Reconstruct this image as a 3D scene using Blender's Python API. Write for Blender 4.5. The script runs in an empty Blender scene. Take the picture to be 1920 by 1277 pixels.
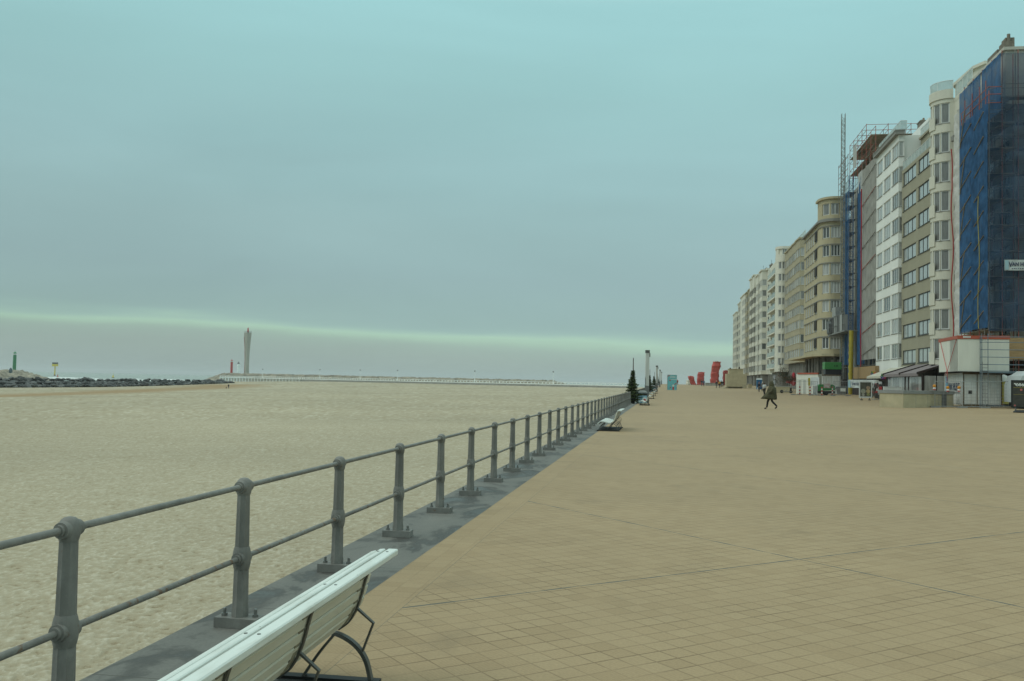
import bpy, bmesh, math, random
import numpy as np
from mathutils import Vector, Matrix
random.seed(7)
R = math.radians
sc = bpy.context.scene
col = sc.collection

# ------------------------------------------------------------------ camera
EYE = 1.55
cam_d = bpy.data.cameras.new('camera'); cam = bpy.data.objects.new('camera', cam_d); col.objects.link(cam)
FPX = 1780.0
cam_d.sensor_width = 36.0; cam_d.lens = FPX / 1920 * 36.0
cam_d.clip_start = 0.1; cam_d.clip_end = 60000
CM = Matrix.Rotation(R(9.25), 4, 'Z') @ Matrix.Rotation(R(90 + 2.42), 4, 'X') @ Matrix.Rotation(R(1.17), 4, 'Z')
cam.matrix_world = Matrix.Translation((0, 0, EYE)) @ CM
sc.camera = cam
sc.render.resolution_x, sc.render.resolution_y = 1024, 681

# ------------------------------------------------------------------ sky, sun, exposure
SUN_EL, SUN_AZ = 45, -112        # azimuth from +Y towards +X; the brighter part of the overcast, over the sea
sc.view_settings.view_transform = 'Standard'; sc.view_settings.look = 'None'
sc.view_settings.exposure = 0.0; sc.view_settings.gamma = 1.0; sc.view_settings.use_curve_mapping = False
def lin(r, g, b):
    f = lambda c: (c / 255 / 12.92) if c / 255 <= .04045 else ((c / 255 + .055) / 1.055) ** 2.4
    return (f(r), f(g), f(b), 1)
w = bpy.data.worlds.new('World'); sc.world = w; w.use_nodes = True
def build_world():
    nt = w.node_tree; nt.nodes.clear(); N = nt.nodes.new; L = nt.links.new
    out = N('ShaderNodeOutputWorld'); bg = N('ShaderNodeBackground'); L(bg.outputs[0], out.inputs[0])
    tc = N('ShaderNodeTexCoord'); sep = N('ShaderNodeSeparateXYZ'); L(tc.outputs['Generated'], sep.inputs[0])
    # cloud layer: noise stretched along the horizon warps the elevation
    mp = N('ShaderNodeMapping'); mp.inputs['Scale'].default_value = (2.2, 2.2, 26); L(tc.outputs['Generated'], mp.inputs[0])
    n1 = N('ShaderNodeTexNoise'); n1.inputs['Scale'].default_value = 1.6; n1.inputs['Detail'].default_value = 6; L(mp.outputs[0], n1.inputs[0])
    a = N('ShaderNodeMath'); a.operation = 'MULTIPLY_ADD'; a.inputs[1].default_value = .028; a.inputs[2].default_value = -.014; L(n1.outputs[0], a.inputs[0])
    # the warp grows with elevation so the bright streak stays a thin line
    s = N('ShaderNodeMath'); s.operation = 'ADD'; L(sep.outputs['Z'], s.inputs[0]); L(a.outputs[0], s.inputs[1])
    # streak declines slightly towards the right
    t = N('ShaderNodeMath'); t.operation = 'MULTIPLY_ADD'; t.inputs[1].default_value = .026; L(sep.outputs['X'], t.inputs[0]); L(s.outputs[0], t.inputs[2])
    t2 = N('ShaderNodeMath'); t2.operation = 'ADD'; t2.inputs[1].default_value = .0137; L(t.outputs[0], t2.inputs[0])
    cr = N('ShaderNodeValToRGB'); L(t2.outputs[0], cr.inputs[0])
    e = cr.color_ramp.elements
    stops = [(0.0, (150, 169, 164)), (.018, (153, 172, 166)), (.030, (155, 175, 167)), (.0385, (157, 180, 170)), (.043, (159, 184, 172)), (.0475, (163, 192, 176)),
             (.0525, (172, 206, 184)), (.0560, (175, 210, 190)), (.0600, (157, 189, 182)), (.068, (152, 182, 179)), (.11, (152, 182, 183)), (.16, (155, 188, 189)), (.23, (158, 197, 199)),
             (.31, (160, 206, 207)), (.38, (162, 212, 214))]
    while len(e) < len(stops) + 3: e.new(.99)
    for i, (p, c) in enumerate(stops): e[i].position = p; e[i].color = lin(*c)
    for i, (p, c) in enumerate([(.50, (.56, .80, .79, 1)), (.75, (.98, 1.22, 1.16, 1)), (1.0, (1.15, 1.38, 1.30, 1))]):
        e[len(stops) + i].position = p; e[len(stops) + i].color = c
    # broad light and dark cloud masses; greyer towards the left
    n2 = N('ShaderNodeTexNoise'); n2.inputs['Scale'].default_value = 1.0; n2.inputs['Detail'].default_value = 7; n2.inputs['Distortion'].default_value = .5
    mp2 = N('ShaderNodeMapping'); mp2.inputs['Scale'].default_value = (1.6, 1.6, 7); mp2.inputs['Location'].default_value = (.3, 0, .4); L(tc.outputs['Generated'], mp2.inputs[0]); L(mp2.outputs[0], n2.inputs[0])
    mr = N('ShaderNodeMapRange'); mr.inputs[1].default_value = .3; mr.inputs[2].default_value = .7; mr.inputs[3].default_value = .92; mr.inputs[4].default_value = 1.06; L(n2.outputs[0], mr.inputs[0])
    mx = N('ShaderNodeMapRange'); mx.inputs[1].default_value = -.65; mx.inputs[2].default_value = .1; mx.inputs[3].default_value = .90; mx.inputs[4].default_value = 1.0; L(sep.outputs['X'], mx.inputs[0])
    mm = N('ShaderNodeMath'); mm.operation = 'MULTIPLY'; L(mr.outputs[0], mm.inputs[0]); L(mx.outputs[0], mm.inputs[1])
    sky = N('ShaderNodeTexSky'); sky.sky_type = 'NISHITA'; sky.sun_disc = False
    sky.sun_elevation = R(SUN_EL); sky.sun_rotation = R(SUN_AZ)
    sk = N('ShaderNodeVectorMath'); sk.operation = 'SCALE'; sk.inputs['Scale'].default_value = .10; L(sky.outputs[0], sk.inputs[0])
    cl = N('ShaderNodeVectorMath'); cl.operation = 'SCALE'; L(cr.outputs[0], cl.inputs[0]); L(mm.outputs[0], cl.inputs['Scale'])
    mix = N('ShaderNodeMix'); mix.data_type = 'RGBA'; mix.inputs[0].default_value = .02; L(cl.outputs[0], mix.inputs[6]); L(sk.outputs[0], mix.inputs[7])
    L(mix.outputs[2], bg.inputs[0]); bg.inputs[1].default_value = 1.0
build_world()
sd = bpy.data.lights.new('sun', 'SUN'); so = bpy.data.objects.new('sun', sd); col.objects.link(so)
sd.energy = 0.9; sd.angle = R(40); sd.color = (1.0, .97, .90)
so.rotation_euler = (R(90 - SUN_EL), 0, R(180 - SUN_AZ))

# ------------------------------------------------------------------ placement helpers
def sp(x): return math.log1p(math.exp(-abs(x))) + max(x, 0)
def gz(x, y):
    """Height of the promenade paving: level near the camera, a gentle ramp from 100 m on, a slight fall away from the houses."""
    z = .0062 * 18 * sp((y - 105) / 18)
    z = 1.42 - .1 * sp((1.42 - z) / .1) if z < 6 else 1.42
    z0 = 1.42 - .1 * sp(1.42 / .1)
    return z - z0 - .0 + .02 * 2 * sp((x - 12) / 2)
SAND_PTS = np.array([(-63, 453, -.9), (-210, 557, -1.35), (-255, 588, -2.2), (-310, 627, -3.4), (-201, 261, -3.9), (-170, 349, -3.75), (-3, 0, -2.4), (-3, 100, -2.15), (-3, 200, -1.5), (-3, 300, -1.0), (-100, 150, -3.0),
    (-14, 420, -.6), (-60, 60, -2.75), (-110, 300, -2.7), (-110, 430, -1.7), (-320, 300, -5.3), (-320, 470, -4.6), (-260, 180, -5.0), (-150, 40, -3.6), (-60, 250, -2.1)], float)
def _u(r2): return .5 * r2 * np.log(r2 + 1e-9)
def _fit():
    P = SAND_PTS[:, :2] / 100; n = len(P); K = _u(((P[:, None] - P[None]) ** 2).sum(-1)) + np.eye(n) * .12; Q = np.c_[np.ones(n), P]
    A = np.block([[K, Q], [Q.T, np.zeros((3, 3))]]); return np.linalg.solve(A, np.r_[SAND_PTS[:, 2], 0, 0, 0])
SAND_W = _fit()
def szv(X, Y):
    X, Y = np.asarray(X, float) / 100, np.asarray(Y, float) / 100; Z = SAND_W[-3] + SAND_W[-2] * X + SAND_W[-1] * Y
    for (px, py, _), w_ in zip(SAND_PTS, SAND_W): Z = Z + w_ * _u((X - px / 100) ** 2 + (Y - py / 100) ** 2)
    return np.clip(Z, -5.8, -.3)
def sand_z(x, y): return float(szv(x, y))
CR = CM.to_3x3()
def ray(px, py): return CR @ Vector(((px - 960) / FPX, -(py - 638.5) / FPX, -1))
def at_y(px, py, y):
    d = ray(px, py); t = y / d.y; return Vector((d.x * t, d.y * t, EYE + d.z * t))
def bear(px, y, py=720):
    return at_y(px, py, y).x
def gp(px, y):
    """ground point at distance y along the promenade, on the line of sight of photo column px"""
    x = bear(px, y); return Vector((x, y, gz(x, y)))
def sand_at(px, py):
    d = ray(px, py); T = 5 * 1.001 ** np.arange(5300); h_ = EYE + d.z * T - szv(d.x * T, d.y * T); i = int(np.argmax(h_ < 0)) if (h_ < 0).any() else 4600; p = d * T[i]
    return Vector((p.x, p.y, EYE + p.z))

# ------------------------------------------------------------------ material helpers
MATS = {}
def mat(name, c, rough=.7, var=.0, scale=4.0, bump=0.0, bscale=40.0, metal=0.0, spec=.3, c2=None, stretch=(1, 1, 1), detail=4):
    if name in MATS: return MATS[name]
    m = bpy.data.materials.new(name); m.use_nodes = True; MATS[name] = m
    nt = m.node_tree; N = nt.nodes.new; L = nt.links.new; b = nt.nodes['Principled BSDF']
    b.inputs['Roughness'].default_value = rough; b.inputs['Metallic'].default_value = metal; b.inputs['Specular IOR Level'].default_value = spec
    b.inputs['Base Color'].default_value = (*c[:3], 1)
    if var or c2:
        tc = N('ShaderNodeTexCoord'); mp = N('ShaderNodeMapping'); mp.inputs['Scale'].default_value = stretch; L(tc.outputs['Object'], mp.inputs[0])
        n = N('ShaderNodeTexNoise'); n.inputs['Scale'].default_value = scale; n.inputs['Detail'].default_value = detail; n.inputs['Roughness'].default_value = .65; L(mp.outputs[0], n.inputs[0])
        r = N('ShaderNodeValToRGB'); L(n.outputs[0], r.inputs[0])
        hi = c2 or tuple(min(1, k * (1 + var)) for k in c[:3]); lo = c if c2 else tuple(k * (1 - var) for k in c[:3])
        r.color_ramp.elements[0].position = .32; r.color_ramp.elements[1].position = .68
        r.color_ramp.elements[0].color = (*lo[:3], 1); r.color_ramp.elements[1].color = (*hi[:3], 1); L(r.outputs[0], b.inputs['Base Color'])
    if bump:
        tc2 = N('ShaderNodeTexCoord'); n2 = N('ShaderNodeTexNoise'); n2.inputs['Scale'].default_value = bscale; n2.inputs['Detail'].default_value = 5; L(tc2.outputs['Object'], n2.inputs[0])
        bp = N('ShaderNodeBump'); bp.inputs['Strength'].default_value = bump; bp.inputs['Distance'].default_value = .02; L(n2.outputs[0], bp.inputs['Height']); L(bp.outputs[0], b.inputs['Normal'])
    return m
def sheer(name, c, alpha, rough=.6, trans=.35, var=.25, scale=1.2):
    """woven netting or clear panel: partly see-through"""
    if name in MATS: return MATS[name]
    m = bpy.data.materials.new(name); m.use_nodes = True; MATS[name] = m
    nt = m.node_tree; nt.nodes.clear(); N = nt.nodes.new; L = nt.links.new
    out = N('ShaderNodeOutputMaterial'); mix = N('ShaderNodeMixShader'); tr = N('ShaderNodeBsdfTransparent'); L(mix.outputs[0], out.inputs[0])
    d = N('ShaderNodeBsdfDiffuse'); t = N('ShaderNodeBsdfTranslucent'); m2 = N('ShaderNodeMixShader'); m2.inputs[0].default_value = trans
    tc = N('ShaderNodeTexCoord'); n = N('ShaderNodeTexNoise'); n.inputs['Scale'].default_value = scale; n.inputs['Detail'].default_value = 5; L(tc.outputs['Object'], n.inputs[0])
    r = N('ShaderNodeValToRGB'); L(n.outputs[0], r.inputs[0]); r.color_ramp.elements[0].position = .3; r.color_ramp.elements[1].position = .7
    r.color_ramp.elements[0].color = (*[k * (1 - var) for k in c], 1); r.color_ramp.elements[1].color = (*[min(1, k * (1 + var)) for k in c], 1)
    L(r.outputs[0], d.inputs[0]); L(r.outputs[0], t.inputs[0]); L(d.outputs[0], m2.inputs[1]); L(t.outputs[0], m2.inputs[2])
    ar = N('ShaderNodeMapRange'); ar.inputs[1].default_value = .3; ar.inputs[2].default_value = .7; ar.inputs[3].default_value = max(0, alpha - .10); ar.inputs[4].default_value = min(1, alpha + .08); L(n.outputs[0], ar.inputs[0])
    L(ar.outputs[0], mix.inputs[0]); L(tr.outputs[0], mix.inputs[1]); L(m2.outputs[0], mix.inputs[2])
    return m

# ------------------------------------------------------------------ mesh helpers
class MB:
    def __init__(s, org=(0, 0, 0)): s.v = []; s.f = []; s.mi = []; s.o = Vector(org); s.cur = 0
    def m(s, i): s.cur = i; return s
    def add(s, vs, fs):
        k = len(s.v); s.v += [tuple(Vector(p) - s.o) for p in vs]; s.f += [tuple(i + k for i in f) for f in fs]; s.mi += [s.cur] * len(fs); return s
    def quad(s, a, b, c, d): return s.add([a, b, c, d], [(0, 1, 2, 3)])
    def box(s, x0, x1, y0, y1, z0, z1):
        return s.add([(x0, y0, z0), (x1, y0, z0), (x1, y1, z0), (x0, y1, z0), (x0, y0, z1), (x1, y0, z1), (x1, y1, z1), (x0, y1, z1)],
                     [(0, 3, 2, 1), (4, 5, 6, 7), (0, 1, 5, 4), (1, 2, 6, 5), (2, 3, 7, 6), (3, 0, 4, 7)])
    def obox(s, c, ax, ay, hx, hy, z0, z1):
        """box turned about Z: centre c, unit axis ax, half sizes"""
        ax = Vector((ax[0], ax[1], 0)).normalized(); ay = Vector((-ax.y, ax.x, 0)); c = Vector((c[0], c[1], 0))
        P = [c + ax * i * hx + ay * j * hy for i, j in ((-1, -1), (1, -1), (1, 1), (-1, 1))]
        return s.add([(p.x, p.y, z0) for p in P] + [(p.x, p.y, z1) for p in P], [(0, 3, 2, 1), (4, 5, 6, 7), (0, 1, 5, 4), (1, 2, 6, 5), (2, 3, 7, 6), (3, 0, 4, 7)])
    def beam(s, a, b, wd, h, up=(0, 0, 1)):
        a = Vector(a); b = Vector(b); d = (b - a).normalized(); u = Vector(up)
        if abs(d.dot(u)) > .98: u = Vector((1, 0, 0))
        x = d.cross(u).normalized(); y = x.cross(d)
        P = [(x * i * wd / 2 + y * j * h / 2) for i, j in ((-1, -1), (1, -1), (1, 1), (-1, 1))]
        return s.add([a + p for p in P] + [b + p for p in P], [(0, 1, 2, 3), (7, 6, 5, 4), (0, 4, 5, 1), (1, 5, 6, 2), (2, 6, 7, 3), (3, 7, 4, 0)])
    def tube(s, a, b, r, n=8, r2=None, cap=True):
        a = Vector(a); b = Vector(b); d = (b - a).normalized(); u = Vector((0, 0, 1)) if abs(d.z) < .95 else Vector((1, 0, 0))
        x = d.cross(u).normalized(); y = x.cross(d); r2 = r if r2 is None else r2
        vs = []
        for p, q in ((a, r), (b, r2)):
            for i in range(n):
                t = 2 * math.pi * i / n; vs.append(p + (x * math.cos(t) + y * math.sin(t)) * q)
        fs = [(i, (i + 1) % n, n + (i + 1) % n, n + i) for i in range(n)]
        if cap: fs += [tuple(range(n - 1, -1, -1)), tuple(range(n, 2 * n))]
        return s.add(vs, fs)
    def path(s, pts, r, n=8):
        for i in range(len(pts) - 1): s.tube(pts[i], pts[i + 1], r, n)
        return s
    def strip(s, pts, wd, th, up):
        """flat bar following pts: wd across (direction up), th thick"""
        pts = [Vector(p) for p in pts]; up = Vector(up).normalized(); vs = []
        for i, p in enumerate(pts):
            d = (pts[min(i + 1, len(pts) - 1)] - pts[max(i - 1, 0)]).normalized(); nrm = d.cross(up).normalized()
            for a, b in ((-1, -1), (1, -1), (1, 1), (-1, 1)): vs.append(p + up * a * wd / 2 + nrm * b * th / 2)
        fs = [(3, 2, 1, 0)]
        for i in range(len(pts) - 1):
            for k in range(4): fs.append((4 * i + k, 4 * i + (k + 1) % 4, 4 * i + 4 + (k + 1) % 4, 4 * i + 4 + k))
        q = 4 * (len(pts) - 1); fs.append((q, q + 1, q + 2, q + 3)); return s.add(vs, fs)
    def lathe(s, prof, c=(0, 0, 0), axis='Z', n=16, rad=None):
        """prof: list of (r, h); rad(theta) optional modulation"""
        vs = []; c = Vector(c)
        for r, h in prof:
            for i in range(n):
                t = 2 * math.pi * i / n; q = r * (rad(t) if rad else 1); a, b = q * math.cos(t), q * math.sin(t)
                vs.append(c + (Vector((a, b, h)) if axis == 'Z' else Vector((b, h, a)) if axis == 'Y' else Vector((h, a, b))))
        fs = []
        for j in range(len(prof) - 1):
            for i in range(n): fs.append((j * n + i, j * n + (i + 1) % n, (j + 1) * n + (i + 1) % n, (j + 1) * n + i))
        fs += [tuple(range(n - 1, -1, -1)), tuple(range((len(prof) - 1) * n, len(prof) * n))]
        return s.add(vs, fs)
    def prism(s, poly, z0, z1):
        n = len(poly); z0f = z0 if callable(z0) else (lambda p: z0)
        vs = [(p[0], p[1], z0f(p)) for p in poly] + [(p[0], p[1], z1) for p in poly]
        return s.add(vs, [tuple(range(n - 1, -1, -1)), tuple(range(n, 2 * n))] + [(i, (i + 1) % n, n + (i + 1) % n, n + i) for i in range(n)])
    def loft(s, rings, cap=True):
        n = len(rings[0]); vs = [p for r in rings for p in r]; fs = []
        for j in range(len(rings) - 1):
            for i in range(n): fs.append((j * n + i, j * n + (i + 1) % n, (j + 1) * n + (i + 1) % n, (j + 1) * n + i))
        if cap: fs += [tuple(range(n - 1, -1, -1)), tuple(range((len(rings) - 1) * n, len(rings) * n))]
        return s.add(vs, fs)
    def mesh(s, name, mats, smooth=False):
        me = bpy.data.meshes.new(name); me.from_pydata(s.v, [], s.f)
        for m in (mats if isinstance(mats, (list, tuple)) else [mats]): me.materials.append(m)
        me.polygons.foreach_set('material_index', s.mi)
        bm = bmesh.new(); bm.from_mesh(me); bmesh.ops.recalc_face_normals(bm, faces=bm.faces); bm.to_mesh(me); bm.free()
        if smooth:
            me.polygons.foreach_set('use_smooth', [True] * len(me.polygons))
            if smooth is not True: me.set_sharp_from_angle(angle=R(smooth))
        me.update(); return me
    def build(s, name, mats, parent=None, smooth=False, loc=None, bevel=0):
        o = bpy.data.objects.new(name, s.mesh(name, mats, smooth)); col.objects.link(o)
        if parent: o.parent = parent
        o.location = loc if loc is not None else ((0, 0, 0) if parent else s.o)
        if bevel:
            b = o.modifiers.new('bevel', 'BEVEL'); b.width = bevel; b.segments = 2; b.limit_method = 'ANGLE'
        return o
def tag(o, label, cat, group=None):
    o['label'] = label; o['category'] = cat
    if group: o['group'] = group
    return o
def struct(o, kind='structure'): o['kind'] = kind; return o
def thing(name, label, cat, loc=(0, 0, 0), rz=0, group=None):
    o = bpy.data.objects.new(name, None); col.objects.link(o); o.location = loc; o.rotation_euler = (0, 0, rz); o.empty_display_size = .2
    return tag(o, label, cat, group)
def dup(root, loc=None, rz=None, label=None, group=None, parent=None):
    c = root.copy(); col.objects.link(c)
    if parent: c.parent = parent
    if loc is not None: c.location = loc
    if rz is not None: c.rotation_euler = (0, 0, rz)
    if label: c['label'] = label
    if group: c['group'] = group
    for ch in list(root.children): dup(ch, parent=c)
    return c
def text_mesh(txt, size, bold=0.0, sx=1.0):
    cu = bpy.data.curves.new('text', 'FONT'); cu.body = txt; cu.size = size; cu.extrude = .002; cu.offset = bold; cu.align_x = 'LEFT'
    o = bpy.data.objects.new('text', cu); col.objects.link(o); dg = bpy.context.evaluated_depsgraph_get()
    me = bpy.data.meshes.new_from_object(o.evaluated_get(dg)); bpy.data.objects.remove(o); bpy.data.curves.remove(cu)
    me.transform(Matrix.Scale(sx, 4, (1, 0, 0))); return me
def put_text(txt, size, m, parent, loc, rot, bold=0.0, sx=1.0, name='lettering'):
    me = text_mesh(txt, size, bold, sx); me.name = name; me.materials.clear(); me.materials.append(m)
    o = bpy.data.objects.new(name, me); col.objects.link(o); o.parent = parent; o.location = loc; o.rotation_euler = rot; return o
def skin(joints, edges, root, sub=1):
    """one continuous surface grown over a skeleton; joints: name -> (x, y, z, r)"""
    names = list(joints); idx = {k: i for i, k in enumerate(names)}
    me = bpy.data.meshes.new('skin'); me.from_pydata([joints[k][:3] for k in names], [(idx[a], idx[b]) for a, b in edges], [])
    o = bpy.data.objects.new('skin', me); col.objects.link(o); o.modifiers.new('skin', 'SKIN')
    for k, sv in zip(names, me.skin_vertices[0].data):
        r = joints[k][3]; sv.radius = r if isinstance(r, tuple) else (r, r); sv.use_root = (k == root)
    if sub: s = o.modifiers.new('sub', 'SUBSURF'); s.levels = sub
    dg = bpy.context.evaluated_depsgraph_get(); out = bpy.data.meshes.new_from_object(o.evaluated_get(dg))
    bpy.data.objects.remove(o); out.polygons.foreach_set('use_smooth', [True] * len(out.polygons)); return out
def add_mesh(name, me, m, parent=None, loc=(0, 0, 0)):
    me.materials.clear(); me.materials.append(m); me.name = name
    o = bpy.data.objects.new(name, me); col.objects.link(o); o.location = loc
    if parent: o.parent = parent
    return o

# ------------------------------------------------------------------ numpy noise for the sand relief
rng = np.random.default_rng(3)
PERM = rng.random((256, 256))
def vnoise(x, y):
    xi = np.floor(x).astype(int); yi = np.floor(y).astype(int); fx = x - xi; fy = y - yi
    fx = fx * fx * (3 - 2 * fx); fy = fy * fy * (3 - 2 * fy)
    g = lambda a, b: PERM[a & 255, b & 255]
    return (g(xi, yi) * (1 - fx) + g(xi + 1, yi) * fx) * (1 - fy) + (g(xi, yi + 1) * (1 - fx) + g(xi + 1, yi + 1) * fx) * fy
def fbm(x, y, o=4):
    s = 0; a = .5
    for i in range(o): s = s + a * vnoise(x + 17.3 * i, y + 9.1 * i); x = x * 2.03; y = y * 2.03; a *= .5
    return s
def grid_mesh(name, X, Y, Z, m, attr=None):
    n, k = X.shape; me = bpy.data.meshes.new(name); nv = n * k
    me.vertices.add(nv); me.vertices.foreach_set('co', np.stack([X, Y, Z], -1).reshape(-1).astype(np.float32))
    i = np.arange(nv).reshape(n, k); q = np.stack([i[:-1, :-1], i[:-1, 1:], i[1:, 1:], i[1:, :-1]], -1).reshape(-1, 4)
    me.loops.add(q.size); me.loops.foreach_set('vertex_index', q.reshape(-1)); me.polygons.add(len(q))
    me.polygons.foreach_set('loop_start', np.arange(0, q.size, 4)); me.polygons.foreach_set('loop_total', np.full(len(q), 4))
    me.update(calc_edges=True); me.polygons.foreach_set('use_smooth', np.ones(len(q), bool))
    if attr is not None:
        for an, av in attr.items():
            a = me.attributes.new(an, 'FLOAT', 'POINT'); a.data.foreach_set('value', av.reshape(-1).astype(np.float32))
    me.materials.append(m); me.validate(); o = bpy.data.objects.new(name, me); col.objects.link(o)
    up = me.polygons[0].normal.z
    if up < 0: me.flip_normals()
    return o
gzv = np.vectorize(gz)

# ================================================================== GROUND
TILT = 41.6
def paving_material():
    m = bpy.data.materials.new('tile_paving'); m.use_nodes = True; nt = m.node_tree; N = nt.nodes.new; L = nt.links.new; b = nt.nodes['Principled BSDF']
    b.inputs['Roughness'].default_value = .72; b.inputs['Specular IOR Level'].default_value = .25
    def M(op, a=None, bb=None, c=None):
        n = N('ShaderNodeMath'); n.operation = op
        for i, q in enumerate((a, bb, c)):
            if q is None: continue
            if isinstance(q, (int, float)): n.inputs[i].default_value = q
            else: L(q, n.inputs[i])
        return n.outputs[0]
    tc = N('ShaderNodeTexCoord'); sp_ = N('ShaderNodeSeparateXYZ'); L(tc.outputs['Object'], sp_.inputs[0]); X, Y = sp_.outputs[0], sp_.outputs[1]
    c, s = math.cos(R(TILT)), math.sin(R(TILT))
    # slight waviness of the laid joints
    wn = N('ShaderNodeTexNoise'); wn.inputs['Scale'].default_value = .8; wn.inputs['Detail'].default_value = 2; L(tc.outputs['Object'], wn.inputs[0])
    wob = M('MULTIPLY_ADD', wn.outputs[0], .03, -.015)
    u = M('ADD', M('ADD', M('MULTIPLY', X, c), M('MULTIPLY', Y, s)), wob); v = M('ADD', M('ADD', M('MULTIPLY', X, -s), M('MULTIPLY', Y, c)), wob)
    bord = M('LESS_THAN', X, -1.74)
    mixf = lambda a, bb, f: M('ADD', M('MULTIPLY', a, M('SUBTRACT', 1.0, f)), M('MULTIPLY', bb, f))
    T = .1575
    tu = M('DIVIDE', M('ADD', mixf(u, X, bord), 60 * T + .045), T); tv = M('DIVIDE', M('ADD', mixf(v, Y, bord), 600 * T + .02), T)
    fu, fv = M('FRACT', tu), M('FRACT', tv)
    eu = M('MINIMUM', fu, M('SUBTRACT', 1.0, fu)); ev = M('MINIMUM', fv, M('SUBTRACT', 1.0, fv))
    cb = N('ShaderNodeCombineXYZ'); L(M('FLOOR', tu), cb.inputs[0]); L(M('FLOOR', tv), cb.inputs[1]); wnz = N('ShaderNodeTexWhiteNoise'); wnz.noise_dimensions = '2D'; L(cb.outputs[0], wnz.inputs[0])
    def edge(e, wdt):
        n = N('ShaderNodeMapRange'); n.interpolation_type = 'SMOOTHSTEP'; n.inputs[1].default_value = wdt * .35; n.inputs[2].default_value = wdt; n.inputs[3].default_value = 1; n.inputs[4].default_value = 0; L(e, n.inputs[0]); return n.outputs[0]
    jn = N('ShaderNodeTexNoise'); jn.inputs['Scale'].default_value = 1.7; jn.inputs['Detail'].default_value = 4; L(tc.outputs['Object'], jn.inputs[0])
    jr = N('ShaderNodeMapRange'); jr.inputs[1].default_value = .35; jr.inputs[2].default_value = .68; jr.inputs[3].default_value = .22; jr.inputs[4].default_value = .95; L(jn.outputs[0], jr.inputs[0])
    ju = M('MULTIPLY', edge(eu, .045), .8); jv = edge(ev, .05)
    j = M('MULTIPLY', M('MULTIPLY', M('MAXIMUM', ju, jv), jr.outputs[0]), M('MULTIPLY_ADD', bord, -.6, 1.0))
    # fine ribs pressed into each tile, turned tile by tile
    rib = M('SINE', M('MULTIPLY', mixf(u, v, M('GREATER_THAN', wnz.outputs[0], .55)), 2 * math.pi / .0225))
    # tile tone
    cr = N('ShaderNodeValToRGB'); L(wnz.outputs[0], cr.inputs[0]); e = cr.color_ramp.elements
    e[0].color = (.284, .202, .113, 1); e[1].color = (.317, .230, .132, 1); x = e.new(.22); x.color = (.302, .216, .122, 1)
    big = N('ShaderNodeTexNoise'); big.inputs['Scale'].default_value = .16; big.inputs['Detail'].default_value = 6; big.inputs['Roughness'].default_value = .7; L(tc.outputs['Object'], big.inputs[0])
    br = N('ShaderNodeMapRange'); br.inputs[1].default_value = .3; br.inputs[2].default_value = .7; br.inputs[3].default_value = .90; br.inputs[4].default_value = 1.08; L(big.outputs[0], br.inputs[0])
    fine = N('ShaderNodeTexNoise'); fine.inputs['Scale'].default_value = 55; fine.inputs['Detail'].default_value = 3; L(tc.outputs['Object'], fine.inputs[0])
    fr = N('ShaderNodeMapRange'); fr.inputs[1].default_value = .25; fr.inputs[2].default_value = .75; fr.inputs[3].default_value = .9; fr.inputs[4].default_value = 1.1; L(fine.outputs[0], fr.inputs[0])
    tone = M('MULTIPLY', M('MULTIPLY', br.outputs[0], fr.outputs[0]), M('MULTIPLY_ADD', rib, .035, 1.0))
    sc_ = N('ShaderNodeVectorMath'); sc_.operation = 'SCALE'; L(cr.outputs[0], sc_.inputs[0]); L(tone, sc_.inputs['Scale'])
    mx = N('ShaderNodeMix'); mx.data_type = 'RGBA'; L(M('MULTIPLY', j, 1.0), mx.inputs[0]); L(sc_.outputs[0], mx.inputs[6]); mx.inputs[7].default_value = (.13, .085, .043, 1)
    # bitumen-filled expansion joints every 5.45 m
    def joint(q, off, per):
        f = M('FRACT', M('DIVIDE', M('ADD', q, per * 200 - off), per)); return M('MULTIPLY', M('MINIMUM', f, M('SUBTRACT', 1.0, f)), per)
    jw = N('ShaderNodeTexNoise'); jw.inputs['Scale'].default_value = 3.5; jw.inputs['Detail'].default_value = 5; L(tc.outputs['Object'], jw.inputs[0])
    wv = N('ShaderNodeMapRange'); wv.inputs[1].default_value = .3; wv.inputs[2].default_value = .75; wv.inputs[3].default_value = .003; wv.inputs[4].default_value = .019; L(jw.outputs[0], wv.inputs[0])
    d = M('MINIMUM', joint(u, 6.81, 5.45), joint(v, 5.86, 10.9))
    ex = M('MULTIPLY', M('LESS_THAN', d, wv.outputs[0]), M('GREATER_THAN', X, -1.74))
    edge_line = M('LESS_THAN', M('ABSOLUTE', M('ADD', X, 1.74)), .0025)
    exf = M('MAXIMUM', M('MULTIPLY', ex, .9), M('MULTIPLY', edge_line, .55))
    m3 = N('ShaderNodeMix'); m3.data_type = 'RGBA'; L(exf, m3.inputs[0]); L(mx.outputs[2], m3.inputs[6]); m3.inputs[7].default_value = (.075, .08, .072, 1)
    # wear: chewing-gum spots, drip stains, blown sand along the coping
    vo = N('ShaderNodeTexVoronoi'); vo.inputs['Scale'].default_value = 1.1; L(tc.outputs['Object'], vo.inputs['Vector']); spot = M('MULTIPLY', M('LESS_THAN', vo.outputs['Distance'], M('MULTIPLY_ADD', wn.outputs[0], .05, -.004)), .45)
    st = N('ShaderNodeTexNoise'); st.inputs['Scale'].default_value = .55; st.inputs['Detail'].default_value = 9; st.inputs['Roughness'].default_value = .72; st.inputs['Distortion'].default_value = .8; L(tc.outputs['Object'], st.inputs[0])
    sr = N('ShaderNodeMapRange'); sr.inputs[1].default_value = .56; sr.inputs[2].default_value = .74; sr.inputs[3].default_value = 0; sr.inputs[4].default_value = .5; L(st.outputs[0], sr.inputs[0])
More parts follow.
